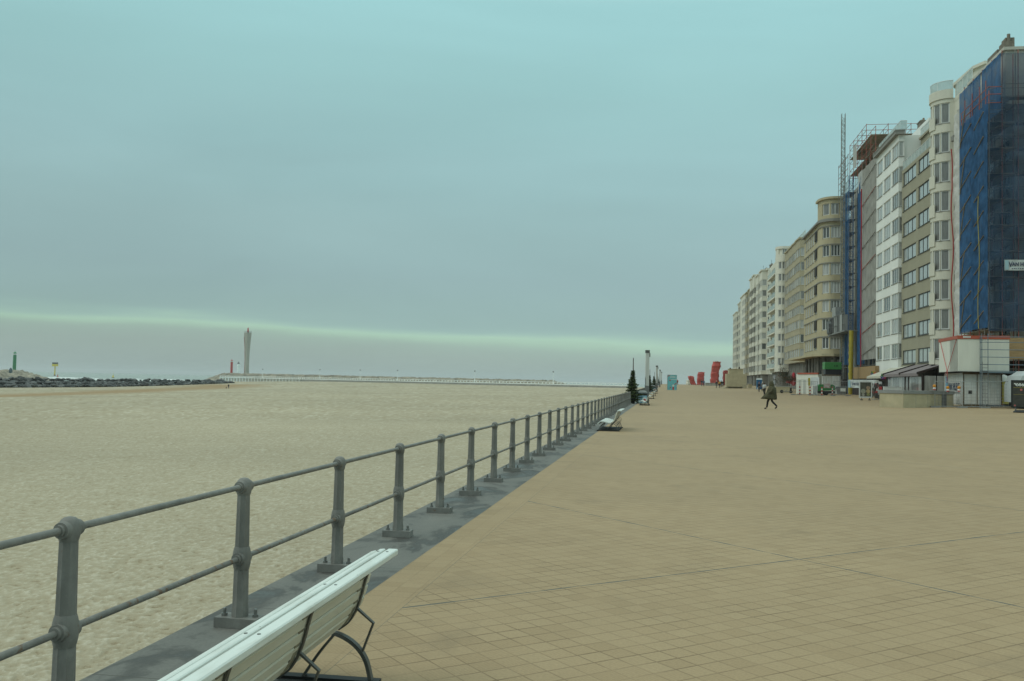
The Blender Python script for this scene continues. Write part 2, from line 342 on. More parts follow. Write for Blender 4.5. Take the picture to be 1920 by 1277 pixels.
    m4 = N('ShaderNodeMix'); m4.data_type = 'RGBA'; L(M('MAXIMUM', spot, sr.outputs[0]), m4.inputs[0]); L(m3.outputs[2], m4.inputs[6]); m4.inputs[7].default_value = (.155, .115, .07, 1)
    dn = N('ShaderNodeTexNoise'); dn.inputs['Scale'].default_value = 2.2; dn.inputs['Detail'].default_value = 8; dn.inputs['Roughness'].default_value = .75; L(tc.outputs['Object'], dn.inputs[0])
    ds = N('ShaderNodeMapRange'); ds.inputs[1].default_value = -2.1; ds.inputs[2].default_value = .9; ds.inputs[3].default_value = .62; ds.inputs[4].default_value = .80; L(X, ds.inputs[0])
    dm = N('ShaderNodeMapRange'); L(dn.outputs[0], dm.inputs[0]); L(ds.outputs[0], dm.inputs[1]); L(M('ADD', ds.outputs[0], .14), dm.inputs[2]); dm.inputs[3].default_value = 0; dm.inputs[4].default_value = .55
    m5 = N('ShaderNodeMix'); m5.data_type = 'RGBA'; L(dm.outputs[0], m5.inputs[0]); L(m4.outputs[2], m5.inputs[6]); m5.inputs[7].default_value = (.40, .33, .22, 1)
    L(m5.outputs[2], b.inputs['Base Color'])
    h = M('SUBTRACT', M('SUBTRACT', M('MULTIPLY', rib, .06), j), ex); bp = N('ShaderNodeBump'); bp.inputs['Strength'].default_value = .35; bp.inputs['Distance'].default_value = .006; L(h, bp.inputs['Height']); L(bp.outputs[0], b.inputs['Normal'])
    return m
xs = np.unique(np.concatenate([np.linspace(-2.1, 14, 9), np.linspace(14, 60, 24)])); ys = np.concatenate([np.linspace(-30, 90, 31), np.linspace(94, 470, 95)])
XX, YY = np.meshgrid(xs, ys)
prom = struct(grid_mesh('promenade', XX, YY, gzv(XX, YY), paving_material()))

# raised ground behind the houses, and the sea to the horizon
m_land = mat('land_soil', (.2, .19, .16), var=.2, scale=.05)
land = MB(); land.prism([(56, -400), (2500, -400), (2500, 3000), (56, 3000)], -6, -.4); struct(land.build('ground', m_land))
def sea_material():
    m = bpy.data.materials.new('sea_water'); m.use_nodes = True; nt = m.node_tree; N = nt.nodes.new; L = nt.links.new; b = nt.nodes['Principled BSDF']
    b.inputs['Base Color'].default_value = (.27, .31, .285, 1); b.inputs['Roughness'].default_value = .6; b.inputs['IOR'].default_value = 1.33
    tc = N('ShaderNodeTexCoord'); n = N('ShaderNodeTexNoise'); n.inputs['Scale'].default_value = .25; n.inputs['Detail'].default_value = 6; L(tc.outputs['Object'], n.inputs[0])
    bp = N('ShaderNodeBump'); bp.inputs['Strength'].default_value = .9; bp.inputs['Distance'].default_value = .6; L(n.outputs[0], bp.inputs['Height']); L(bp.outputs[0], b.inputs['Normal']); return m
SEA = -5.0
s_ = MB(); s_.quad((-23800, -2900, SEA), (2900, -2900, SEA), (2900, 23800, SEA), (-23800, 23800, SEA)); struct(s_.build('sea', sea_material()))

# sand: relief is real geometry out to 90 m
PIER_A, PIER_B = Vector((-17, 420, 0)), Vector((-310, 627, 0))
RK_A, RK_B = sand_at(-60, 727), sand_at(418, 718.5)
def beyond(X, Y, a, b):
    """signed distance past the line a-b, away from the camera"""
    d = (b - a).to_2d().normalized(); n = Vector((-d.y, d.x)); s = n.dot(Vector((0, 0)) - a.to_2d())
    q = (X - a.x) * n.x + (Y - a.y) * n.y
    return -q if s > 0 else q
def sand_height(X, Y):
    Z = szv(X, Y)
    past = np.maximum(beyond(X, Y, PIER_A, PIER_B) - 25, -1e3); pr_ = np.maximum(beyond(X, Y, RK_A, RK_B) - 6, -1e3)
    left = X < PIER_B.x + 30
    out = np.where(left, np.maximum(pr_, past), past)
    return np.where(out > 0, -7.0, Z)
def sand_material():
    m = bpy.data.materials.new('beach_sand'); m.use_nodes = True; nt = m.node_tree; N = nt.nodes.new; L = nt.links.new; b = nt.nodes['Principled BSDF']
    b.inputs['Roughness'].default_value = .95; b.inputs['Specular IOR Level'].default_value = .08
    at = N('ShaderNodeAttribute'); at.attribute_name = 'relief'; aw = N('ShaderNodeAttribute'); aw.attribute_name = 'moist'
    tc = N('ShaderNodeTexCoord'); n = N('ShaderNodeTexNoise'); n.inputs['Scale'].default_value = 17; n.inputs['Detail'].default_value = 8; n.inputs['Roughness'].default_value = .8; L(tc.outputs['Object'], n.inputs[0])
    ad = N('ShaderNodeMath'); ad.operation = 'MULTIPLY_ADD'; ad.inputs[1].default_value = 1.15; L(n.outputs[0], ad.inputs[0]); L(at.outputs['Fac'], ad.inputs[2])
    sc7 = N('ShaderNodeMath'); sc7.operation = 'MULTIPLY'; sc7.inputs[1].default_value = .56; L(ad.outputs[0], sc7.inputs[0])
    r = N('ShaderNodeValToRGB'); L(sc7.outputs[0], r.inputs[0]); e = r.color_ramp.elements
    e[0].position = .34; e[0].color = (.22, .17, .105, 1); e[1].position = .88; e[1].color = (.49, .445, .35, 1); x = e.new(.43); x.color = (.318, .269, .186, 1); x = e.new(.66); x.color = (.352, .305, .22, 1)
    g = N('ShaderNodeTexNoise'); g.inputs['Scale'].default_value = .035; g.inputs['Detail'].default_value = 6; L(tc.outputs['Object'], g.inputs[0])
    gr = N('ShaderNodeMapRange'); gr.inputs[1].default_value = .3; gr.inputs[2].default_value = .7; gr.inputs[3].default_value = .88; gr.inputs[4].default_value = 1.1; L(g.outputs[0], gr.inputs[0])
    s = N('ShaderNodeVectorMath'); s.operation = 'SCALE'; L(r.outputs[0], s.inputs[0]); L(gr.outputs[0], s.inputs['Scale'])
    mx = N('ShaderNodeMix'); mx.data_type = 'RGBA'; L(aw.outputs['Fac'], mx.inputs[0]); L(s.outputs[0], mx.inputs[6]); mx.inputs[7].default_value = (.27, .175, .085, 1)
    L(mx.outputs[2], b.inputs['Base Color'])
    n2 = N('ShaderNodeTexNoise'); n2.inputs['Scale'].default_value = 22; n2.inputs['Detail'].default_value = 6; L(tc.outputs['Object'], n2.inputs[0])
    bp = N('ShaderNodeBump'); bp.inputs['Strength'].default_value = .5; bp.inputs['Distance'].default_value = .03; L(n2.outputs[0], bp.inputs['Height']); L(bp.outputs[0], b.inputs['Normal']); return m
M_SAND = sand_material()
WA, WB, WC = sand_at(-100, 746), sand_at(210, 735.5), sand_at(425, 722)
def moist(X, Y):
    def seg(a, b, w0, w1):
        ax, ay, bx, by = a.x, a.y, b.x, b.y; t = np.clip(((X - ax) * (bx - ax) + (Y - ay) * (by - ay)) / ((bx - ax) ** 2 + (by - ay) ** 2), 0, 1)
        d = np.hypot(X - ax - t * (bx - ax), Y - ay - t * (by - ay)); wv = (w0 + (w1 - w0) * t) * (.7 + .6 * vnoise(X / 14, Y / 14)); return np.clip(1.3 * (1 - d / wv), 0, 1)
    return np.maximum(seg(WA, WB, 9, 13), seg(WB, WC, 13, 26)) * .75
def polar(r0, r1, ratio, na, relief):
    nr = int(math.log(r1 / r0) / math.log(ratio)); rr = r0 * ratio ** np.arange(nr + 1); rr[-1] = r1
    bb = np.radians(np.linspace(-62, 2, na)); B, Q = np.meshgrid(bb, rr); X, Y = Q * np.sin(B), Q * np.cos(B)
    Z = sand_height(X, Y); wx = X + .25 * vnoise(X * 1.3 + 5, Y * 1.3); wy = Y + .25 * vnoise(X * 1.3, Y * 1.3 + 40)
    a = 1 - np.abs(2 * fbm(wx * 6.6, wy * 6.0, 3) / .875 - 1) * 2.1; b_ = fbm(wx * 11, wy * 10, 3); c_ = fbm(X * .7, Y * .7, 3)
    h = np.clip(.62 * np.clip(a, 0, 1) + .5 * b_ + .12 * c_ - .1, 0, 1.2)
    if relief: Z = Z + h * .040 + c_ * .12
    else: Z = Z + .03
    return X, Y, Z, h
X, Y, Z, h = polar(5.0, 90, 1.0031, 760, True); fade = np.clip((90 - np.hypot(X, Y)) / 15, 0, 1); Zb = sand_height(X, Y)
struct(grid_mesh('beach', X, Y, Zb + (Z - Zb) * fade, M_SAND, {'relief': h, 'moist': moist(X, Y)}))
X, Y, Z, h = polar(89, 780, 1.012, 420, False); struct(grid_mesh('beach', X, Y, Z - .03, M_SAND, {'relief': h, 'moist': moist(X, Y)}))

# ================================================================== SEA WALL COPING AND RAILING
def stone_material():
    m = bpy.data.materials.new('bluestone'); m.use_nodes = True; nt = m.node_tree; N = nt.nodes.new; L = nt.links.new; b = nt.nodes['Principled BSDF']
    tc = N('ShaderNodeTexCoord'); mp = N('ShaderNodeMapping'); mp.inputs['Scale'].default_value = (1.2, .55, 1); L(tc.outputs['Object'], mp.inputs[0])
    n = N('ShaderNodeTexNoise'); n.inputs['Scale'].default_value = 1.5; n.inputs['Detail'].default_value = 7; n.inputs['Roughness'].default_value = .6; n.inputs['Distortion'].default_value = .6; L(mp.outputs[0], n.inputs[0])
    r = N('ShaderNodeValToRGB'); L(n.outputs[0], r.inputs[0]); e = r.color_ramp.elements; e[0].position = .43; e[0].color = (.055, .053, .047, 1); e[1].position = .485; e[1].color = (.118, .115, .102, 1)
    x = e.new(.72); x.color = (.15, .144, .126, 1)
    f = N('ShaderNodeTexNoise'); f.inputs['Scale'].default_value = 60; f.inputs['Detail'].default_value = 4; L(tc.outputs['Object'], f.inputs[0])
    fr = N('ShaderNodeMapRange'); fr.inputs[1].default_value = .3; fr.inputs[2].default_value = .7; fr.inputs[3].default_value = .88; fr.inputs[4].default_value = 1.12; L(f.outputs[0], fr.inputs[0])
    s = N('ShaderNodeVectorMath'); s.operation = 'SCALE'; L(r.outputs[0], s.inputs[0]); L(fr.outputs[0], s.inputs['Scale'])
    # pale specks and sand in the joints every 1.5 m
    sp_ = N('ShaderNodeSeparateXYZ'); L(tc.outputs['Object'], sp_.inputs[0]); fm = N('ShaderNodeMath'); fm.operation = 'PINGPONG'; fm.inputs[1].default_value = .76; L(sp_.outputs[1], fm.inputs[0])
    lt = N('ShaderNodeMath'); lt.operation = 'LESS_THAN'; lt.inputs[1].default_value = .004; L(fm.outputs[0], lt.inputs[0])
    mx = N('ShaderNodeMix'); mx.data_type = 'RGBA'; L(lt.outputs[0], mx.inputs[0]); L(s.outputs[0], mx.inputs[6]); mx.inputs[7].default_value = (.05, .045, .035, 1); L(mx.outputs[2], b.inputs['Base Color'])
    rr = N('ShaderNodeMapRange'); rr.inputs[1].default_value = .37; rr.inputs[2].default_value = .45; rr.inputs[3].default_value = .45; rr.inputs[4].default_value = .75; L(n.outputs[0], rr.inputs[0]); L(rr.outputs[0], b.inputs['Roughness'])
    bp = N('ShaderNodeBump'); bp.inputs['Strength'].default_value = .12; bp.inputs['Distance'].default_value = .01; L(f.outputs[0], bp.inputs['Height']); L(bp.outputs[0], b.inputs['Normal']); return m
sw = MB()
ysw = [-30] + list(range(0, 100, 10)) + list(range(100, 431, 5))
for a, b in zip(ysw[:-1], ysw[1:]):
    za, zb = gz(-2, a), gz(-2, b)
    sw.add([(-2.9, a, za - .006), (-2.104, a, za - .006), (-2.104, b, zb - .006), (-2.9, b, zb - .006), (-2.9, a, za - .26), (-2.9, b, zb - .26)], [(0, 1, 2, 3), (4, 0, 3, 5)])
    sw.add([(-2.9, a, za - .26), (-2.9, b, zb - .26), (-2.8, b, zb - .26), (-2.8, a, za - .26), (-2.8, a, -6), (-2.8, b, -6)], [(0, 1, 2, 3), (3, 2, 5, 4)])
tag(sw.build('sea_wall', stone_material()), 'dark grey stone sea wall coping with damp patches, running under the railing', 'sea wall')

def rail_paint(name, c, rust):
    """old grey paint: vertical streaks, salt bloom, rust where it has worn through"""
    m = mat(name, c, rough=.55, var=.16, scale=9, spec=.35, bump=.10, bscale=60, stretch=(1, 1, .25)); nt = m.node_tree; N = nt.nodes.new; L = nt.links.new; b = nt.nodes['Principled BSDF']; src = b.inputs['Base Color'].links[0].from_socket
    g = N('ShaderNodeNewGeometry')
    def patch(scale, lo, hi, c_, amt, prev, rough_=.7):
        n = N('ShaderNodeTexNoise'); n.inputs['Scale'].default_value = scale; n.inputs['Detail'].default_value = 7; n.inputs['Roughness'].default_value = rough_; L(g.outputs['Position'], n.inputs[0])
        r = N('ShaderNodeMapRange'); r.inputs[1].default_value = lo; r.inputs[2].default_value = hi; r.inputs[3].default_value = 0; r.inputs[4].default_value = amt; L(n.outputs[0], r.inputs[0])
        x = N('ShaderNodeMix'); x.data_type = 'RGBA'; L(r.outputs[0], x.inputs[0]); L(prev, x.inputs[6]); x.inputs[7].default_value = (*c_, 1); return x.outputs[2]
    o = patch(3.0, .50, .68, (.26, .255, .235), .55, src); o = patch(1.6, .48, .7, (.085, .083, .078), .6, o); o = patch(14, .66 - rust, .70 - rust, (.13, .075, .04), .8, o, .6); L(o, b.inputs['Base Color']); return m
m_rail = rail_paint('grey_rail_paint', (.165, .158, .142), 0); m_rail_rust = rail_paint('worn_rail_paint', (.155, .148, .132), .10)
m_bolt = mat('galvanised_bolt', (.2, .2, .19), rough=.4, metal=.6)
PX, STEP, Y0 = -2.59, 1.76, -.42 + 1.76 * 2.43
rail = thing('railing', 'long grey painted iron railing with round-knobbed posts, beside the beach', 'railing', (PX, Y0, 0))
def flute(t): return 1 - .11 * abs(math.sin(4 * t)) ** .7
pm = MB(); pm.lathe([(.053, .06), (.054, .10), (.0505, .12), (.047, .36)], n=48, rad=flute)
pm.lathe([(.046, .35), (.050, .365), (.0548, .39), (.056, .42), (.0548, .45), (.050, .475), (.045, .49)], n=32)
pm.lathe([(.0452, .48), (.040, .82)], n=48, rad=flute)
pm.lathe([(.040, .81), (.0445, .825), (.048, .845), (.0485, .865), (.0455, .885), (.037, .902), (.024, .913), (.007, .917)], n=32)
for z_, rb in ((.42, .039), (.862, .036)):
    pm.lathe([(rb, -.062), (rb, -.052), (rb + .004, -.047), (rb + .004, .047), (rb, .052), (rb, .062)], (0, 0, z_), 'Y', 24)
    pm.lathe([(rb - .011, -.078), (rb - .010, -.066), (rb - .010, .066), (rb - .011, .078)], (0, 0, z_), 'Y', 24)
post_me = pm.mesh('post', m_rail, 40)
lowp = MB(); lowp.lathe([(.050, 0), (.046, .36), (.056, .40), (.056, .44), (.045, .48), (.040, .81), (.048, .845), (.047, .88), (.026, .913), (.004, .917)], n=12); low_me = lowp.mesh('post', m_rail, 40)
bpm = MB(); bpm.box(-.138, .138, -.07, .07, .001, .062); base_me = bpm.mesh('base_plate', m_rail)
bo = MB(); bo.lathe([(.019, .0625), (.019, .078), (.011, .0785), (.011, .108), (.008, .111)], n=8); bolt_me = bo.mesh('bolt', m_bolt)
def link(name, me, parent, loc, rz=0):
    o = bpy.data.objects.new(name, me); col.objects.link(o); o.parent = parent; o.location = loc; o.rotation_euler = (0, 0, rz); return o
for n in range(-1, 96):
    y = n * STEP; p = link('post', post_me if n < 34 else low_me, rail, (0, y, gz(PX, Y0 + y) - .006), random.uniform(-.04, .04))
    bp_ = link('base_plate', base_me, p, (0, 0, 0))
    if n == 0: bvm = bp_.modifiers.new('bevel', 'BEVEL'); bvm.width = .006; bvm.segments = 2
    if n < 22:
        for sx_ in (-.10, .10): link('bolt', bolt_me, p, (sx_, random.uniform(-.01, .01), 0), random.random())
for nm, z_, r_, mt in (('top_rail', .862, .0168, m_rail), ('lower_rail', .42, .0165, m_rail_rust)):
    rb = MB(); ye = Y0 + 95 * STEP
    yy = [-6, 0, 40, 70, 80, 90] + list(np.arange(95, ye, 4)) + [ye]
    for a, b in zip(yy[:-1], yy[1:]): rb.tube((0, a - Y0, z_ + gz(PX, a) - .006), (0, b - Y0, z_ + gz(PX, b) - .006), r_, 14, cap=False)
    rb.build(nm, mt, rail, 60)

# ================================================================== BUILDINGS
def curve_len(pts):
    L_ = [0]
    for a, b in zip(pts[:-1], pts[1:]): L_.append(L_[-1] + math.dist(a, b))
    return L_
def pt_at(pts, L_, s):
    for i in range(len(pts) - 1):
        if s <= L_[i + 1] + 1e-9:
            t = (s - L_[i]) / max(1e-9, L_[i + 1] - L_[i]); return (pts[i][0] + (pts[i + 1][0] - pts[i][0]) * t, pts[i][1] + (pts[i + 1][1] - pts[i][1]) * t)
    return pts[-1]
def sub_line(pts, L_, s0, s1): return [pt_at(pts, L_, s0)] + [p for p, l in zip(pts, L_) if s0 + 1e-4 < l < s1 - 1e-4] + [pt_at(pts, L_, s1)]
def offset(pts, d):
    """move a front line outwards (towards the sea) by d"""
    out = []
    for i, p in enumerate(pts):
        n = Vector((0, 0))
        ns = []
        for a, b in ((i - 1, i), (i, i + 1)):
            if a < 0 or b >= len(pts): continue
            e = Vector((pts[b][0] - pts[a][0], pts[b][1] - pts[a][1]))
            if e.length < 1e-6: continue
            e.normalize(); ns.append(Vector((-e.y, e.x)))
        n = sum(ns, Vector((0, 0))).normalized(); k = 1 / max(.5, n.dot(ns[0])); out.append((p[0] + n.x * d * k, p[1] + n.y * d * k))
    return out
def band(mb, pts, z0, z1, outer, inner):
    o, i = offset(pts, outer), offset(pts, inner)
    mb.loft([[(a[0], a[1], z0), (b[0], b[1], z0), (b[0], b[1], z1), (a[0], a[1], z1)] for a, b in zip(o, i)])
WIN = {}; SILLS = {}
def win_mesh(wd, h, n, fm, tr, depth=.06):
    key = (round(wd, 2), round(h, 2), n, fm.name, tr)
    if key in WIN: return WIN[key]
    f = MB(); b = .10 if fm is M_DFRAME else .085; y0, y1 = -depth / 2, depth / 2
    f.box(-wd / 2, -wd / 2 + b, y0, y1, 0, h); f.box(wd / 2 - b, wd / 2, y0, y1, 0, h); f.box(-wd / 2 + b, wd / 2 - b, y0, y1, 0, b); f.box(-wd / 2 + b, wd / 2 - b, y0, y1, h - b, h)
    for i in range(1, n): x = -wd / 2 + wd * i / n; f.box(x - .06, x + .06, y0 + .004, y1 - .004, b, h - b)
    if tr:
        for i in range(n):
            xa, xb = -wd / 2 + wd * i / n + .05, -wd / 2 + wd * (i + 1) / n - .05; f.box(xa, xb, y0 + .006, y1 - .006, h * tr - .03, h * tr + .03)
    p = MB(); p.quad((-wd / 2 + .03, -.012, .03), (wd / 2 - .03, -.012, .03), (wd / 2 - .03, -.012, h - .03), (-wd / 2 + .03, -.012, h - .03))
    WIN[key] = (f.mesh('window', fm), p.mesh('pane', M_PANES[0])); return WIN[key]
def pane_mat(name, c, rough=.06, c2=None):
    m = mat(name, c, rough=rough, spec=.6, c2=c2, scale=1.3, stretch=(3, 3, .4)); return m
M_PANES = [pane_mat('glass_dark_room', (.05, .055, .055), c2=(.09, .09, .085)), pane_mat('glass_sheer_curtain', (.26, .26, .24), c2=(.42, .42, .40)),
           pane_mat('glass_half_curtain', (.11, .11, .105), c2=(.25, .25, .235)), pane_mat('glass_blind', (.38, .38, .36), c2=(.30, .30, .28))]
M_MIRROR = pane_mat('glass_painted_reflection', (.30, .33, .325), rough=.05, c2=(.42, .44, .43))  # sky reflection put into the pane colour as pale grey
def window(bld, org, pts, L_, s0, s1, z0, h, n, fm, tr=0, inset=-.12, panes=None, balus=None):
    a, b = offset_pt(pts, L_, s0, inset), offset_pt(pts, L_, s1, inset)
    c = ((a[0] + b[0]) / 2, (a[1] + b[1]) / 2); wd = math.dist(a, b) - .02; ang = math.atan2(b[1] - a[1], b[0] - a[0])
    fme, pme = win_mesh(wd, h, n, fm, tr)
    o = link('window', fme, bld, (c[0] - org[0], c[1] - org[1], z0 - org[2]), ang); p = link('pane', pme, o, (0, 0, 0))
    p.material_slots[0].link = 'OBJECT'; p.material_slots[0].material = panes or random.choice(M_PANES); return o
def offset_pt(pts, L_, s, d):
    e = .05; a, b = pt_at(pts, L_, max(0, s - e)), pt_at(pts, L_, min(L_[-1], s + e)); p = pt_at(pts, L_, s)
    v = Vector((b[0] - a[0], b[1] - a[1])).normalized(); return (p[0] - v.y * d, p[1] + v.x * d)
def facade(name, label, cat, pts, rows, wins, ztop, wm, fm, zg=4.0, back=41, sill_m=None, cornice=None, gm=None, tr=0, panes=None, skip=None, pier_m=None, group=None, inset_g=.5, doors=()):
    """pts: front line, near to far; rows: (sill, head) heights; wins: (s0, s1, lights) along the front line"""
    y0, y1 = pts[0][1], pts[-1][1]; base = gz(pts[0][0], (y0 + y1) / 2); org = (pts[0][0], (y0 + y1) / 2, base)
    b = thing(name, label, cat, org, 0, group); L_ = curve_len(pts); W = MB(org)
    inn = offset(pts, -.26); W.prism([(min(p[0], back - 1), p[1]) for p in inn] + [(back, y1 - .01), (back, y0 + .01)], zg, ztop)
    zs = [zg - .004] + [z for r in rows for z in r] + [ztop + .004]
    for i in range(0, len(zs), 2): band(W, pts, zs[i], zs[i + 1], 0, -.255)
    gaps = []; s = 0
    for a, c, n in wins: gaps.append((s, a)); s = c
    gaps.append((s, L_[-1])); W.build('wall', wm, b)
    for a, c in gaps:
        if c - a > .02: P = MB(org); band(P, sub_line(pts, L_, a, c), rows[0][0] - .1, rows[-1][1] + .1, -.025, -.255); P.build('pier', pier_m or wm, b)
    for k, (z0, z1) in enumerate(rows):
        for j, (a, c, n) in enumerate(wins):
            if skip and (k, j) in skip: continue
            o = window(b, org, pts, L_, a, c, z0 + .012, z1 - z0 - .012, n, fm, tr, panes=panes); wd = round(math.dist(offset_pt(pts, L_, a, -.12), offset_pt(pts, L_, c, -.12)), 2)
            if wd not in SILLS: m_ = MB(); m_.box(-wd / 2 - .05, wd / 2 + .05, -.1, .19, -.075, -.003); SILLS[wd] = m_
            key = (wd, (sill_m or wm).name)
            if key not in SILLS: SILLS[key] = SILLS[wd].mesh('sill', sill_m or wm)
            link('sill', SILLS[key], o, (0, 0, 0))
    if cornice:
        C = MB(org)
        for z0, z1, o in cornice: band(C, pts, z0, z1, o, -.3)
        C.build('cornice', sill_m or wm, b)
    G = MB(org); gp_ = offset(pts, -inset_g); gz0 = min(gz(30, y0), gz(30, y1)) - .3
    G.prism([(p[0], p[1]) for p in gp_] + [(back, y1 - .02), (back, y0 + .02)], gz0, zg - .006); G.build('ground_floor', gm or M_STONE, b)
    for (ya, yb, z0, z1, kind) in doors:
        D = MB(org); x = min(p[0] for p in pts) + inset_g - .08
        xs_ = np.interp((ya + yb) / 2, [p[1] for p in gp_], [p[0] for p in gp_]) - .06; zz = gz(30, (ya + yb) / 2)
        D.box(xs_, xs_ + .1, ya, yb, zz + z0, zz + z1)
        for q in (ya, (ya + yb) / 2, yb): D.box(xs_ - .03, xs_ - .002, q - .06, q + .06, zz + z0, zz + z1)
        D.build('door' if kind == 'd' else 'shop_window', M_PANES[0] if kind == 'd' else M_PANES[2], b)
    return b, org
def arc(cx, cy, rx, ry, a0, a1, n): return [(cx - rx * math.sin(R(a0 + (a1 - a0) * i / n)), cy - ry * math.cos(R(a0 + (a1 - a0) * i / n))) for i in range(n + 1)]

M_STONE = mat('grey_base_stone', (.16, .15, .13), rough=.8, var=.2, scale=1.2)
M_STONE2 = mat('dark_base_stone', (.11, .105, .09), rough=.8, var=.25, scale=1.2)
M_CREAM = mat('cream_render', (.56, .54, .455), rough=.85, var=.06, scale=.35, stretch=(1, 1, .25))
M_OLIVE = mat('olive_beige_render', (.30, .275, .20), rough=.85, var=.06, scale=.4)
M_WHITE = mat('white_render', (.70, .70, .66), rough=.8, var=.05, scale=.4, stretch=(1, 1, .3))
M_BEIGE = mat('beige_brick', (.40, .345, .225), rough=.85, var=.08, scale=.5, stretch=(1, 1, .4))
M_TAN = mat('tan_brick', (.36, .315, .215), rough=.85, var=.08, scale=.5)
M_PALE = mat('pale_cream_render', (.61, .585, .50), rough=.85, var=.06, scale=.5)
M_CONC = mat('bare_concrete', (.33, .32, .285), rough=.9, var=.15, scale=.8)
M_WFRAME = mat('white_window_frame', (.62, .63, .61), rough=.5)
M_DFRAME = mat('dark_window_frame', (.035, .035, .034), rough=.45)
M_GREYSILL = mat('grey_sill_stone', (.22, .215, .195), rough=.8)
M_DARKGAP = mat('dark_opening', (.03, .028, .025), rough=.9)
M_GLASSRAIL = sheer('glass_balustrade', (.50, .58, .57), .55, trans=.2, var=.05)
def rows_of(z0, dz, n, h): return [(z0 + dz * k, z0 + dz * k + h) for k in range(n)]
def glass_rail(b, org, pts, z, h=1.0, name='balustrade'):
    g = MB(org); band(g, pts, z, z + h, 0, -.04); g.build(name, M_GLASSRAIL, b)
    r = MB(org)
    for a, c in zip(pts[:-1], pts[1:]): r.tube((*a, z + h), (*c, z + h), .03, 6)
    L_ = curve_len(pts)
    for k in range(int(L_[-1] / 1.5) + 1): p = pt_at(pts, L_, k * 1.5); r.tube((*p, z), (*p, z + h), .022, 6)
    r.build('handrail', M_WFRAME, b)
def chimney(b, org, x, y, z, w_=.9, l=1.6, h=1.6, pots=3):
    c = MB(org); c.box(x, x + w_, y, y + l, z, z + h); c.box(x - .08, x + w_ + .08, y - .08, y + l + .08, z + h, z + h + .12)
    o = c.build('chimney', mat('chimney_brick', (.17, .15, .12), rough=.9, var=.3, scale=4), b)
    p = MB(org)
    for i in range(pots): p.tube((x + w_ / 2, y + l * (i + .5) / pots, z + h + .12), (x + w_ / 2, y + l * (i + .5) / pots, z + h + .5), .16, 8, .12)
    p.build('chimney_pot', mat('chimney_pot_clay', (.22, .17, .12), rough=.9), o)

# --- white house with the rounded bay
ptsB = [(28, 93.2), (28, 99.2)] + arc(28, 101.05, 1.75, 1.82, 4, 176, 18) + [(28, 102.9), (28, 104.9)]
LB = curve_len(ptsB); k0 = 5.0
bay0 = 6.0 + math.dist(ptsB[1], ptsB[2]); bayl = sum(math.dist(ptsB[i], ptsB[i + 1]) for i in range(2, 20))
bB, oB = facade('apartment_house', 'white apartment house with a rounded bay, left of the blue scaffold netting', 'apartment house', ptsB,
    rows_of(4.55, 2.95, 9, 2.05), [(bay0 + bayl * .06, bay0 + bayl * .225, 1), (bay0 + bayl * .235, bay0 + bayl * .40, 1), (bay0 + bayl * .46, bay0 + bayl * .56, 1), (bay0 + bayl * .62, bay0 + bayl * .76, 1)],
    30.6, M_CREAM, M_WFRAME, zg=4.0, sill_m=M_GREYSILL, panes=M_PANES[2])
for z0, z1 in rows_of(4.55, 2.95, 9, 2.05): bal = MB(oB); band(bal, ptsB[8:20], z0 - .5, z0 + .75, .10, .02); bal.build('balcony_parapet', M_CREAM, bB)
top = MB(oB); band(top, offset(ptsB[2:20], 0), 30.6, 31.5, .12, -.1); top.build('roof_parapet', M_CREAM, bB)
glass_rail(bB, oB, ptsB[2:20], 31.5, .9)
glass_rail(bB, oB, [(28.1, 94), (28.1, 99.2)], 30.6, 1.3)
ph = MB(oB); ph.prism([(31.2, 109.5), (30.7, 108.6), (31.0, 103), (31.6, 101.4), (38, 101.4), (38, 109.5)], 30.6, 34.6); ph.prism([(31.0, 109.6), (30.45, 108.7), (30.75, 102.8), (31.4, 101.2), (38.2, 101.2), (38.2, 109.6)], 34.6, 34.9); ph.box(32.2, 38, 98.2, 101.19, 30.6, 33.6); ph.build('penthouse', M_CREAM, bB)
pw = MB(oB); pw.box(31.7, 32.8, 101.33, 101.39, 32.0, 34.0); pw.box(30.78, 30.88, 104, 106.5, 32.0, 34.0); pw.build('window', M_PANES[2], bB)
dp = MB(oB); dp.tube((27.88, 98.75, .4), (27.88, 98.75, 28), .07, 8); dp.box(27.6, 28, 98.2, 99.0, 26.1, 26.6); dp.build('drainpipe', M_GREYSILL, bB)

# --- olive house with dark corner glazing
ptsC = [(28.05, 104.95), (27.32, 105.0), (27.3, 110.6), (27.3, 117.6)]
bC, oC = facade('apartment_house', 'olive beige apartment house with dark framed corner glazing and stepped glass terraces', 'apartment house', ptsC,
    rows_of(4.4, 2.985, 8, 1.58), [(.05, .70, 1), (.74, 5.9, 3), (6.9, 12.7, 3)], 27.3, M_OLIVE, M_DFRAME, zg=3.6, sill_m=mat('dark_sill', (.07, .07, .065), rough=.6), panes=M_MIRROR)
glass_rail(bC, oC, [(27.9, 105.0), (27.45, 105.05), (27.4, 117.5)], 27.3, 1.05)
t = MB(oC); t.prism([(29.4, 105.1), (29.4, 117.5), (40.8, 117.5), (40.8, 105.1)], 27.3, 31.0); t.box(29.2, 40.9, 105.02, 117.58, 31.0, 31.25); t.build('upper_storey', M_OLIVE, bC)
for a, c in ((106, 109.4), (110.4, 113), (114.2, 116.8)): tw = MB(oC); tw.box(29.3, 29.41, a, c, 27.8, 30.2); tw.build('terrace_window', M_PANES[0], bC)
glass_rail(bC, oC, [(30.6, 105.2), (29.4, 105.25), (29.35, 117.4)], 31.25, 1.0)
t2 = MB(oC); t2.prism([(31.6, 105.2), (31.6, 117.4), (40.7, 117.4), (40.7, 105.2)], 31.25, 33.6); t2.build('penthouse', M_CREAM, bC)
chimney(bC, oC, 31.9, 106.2, 33.6, h=1.9); chimney(bC, oC, 31.6, 114.5, 33.6, h=1.2)
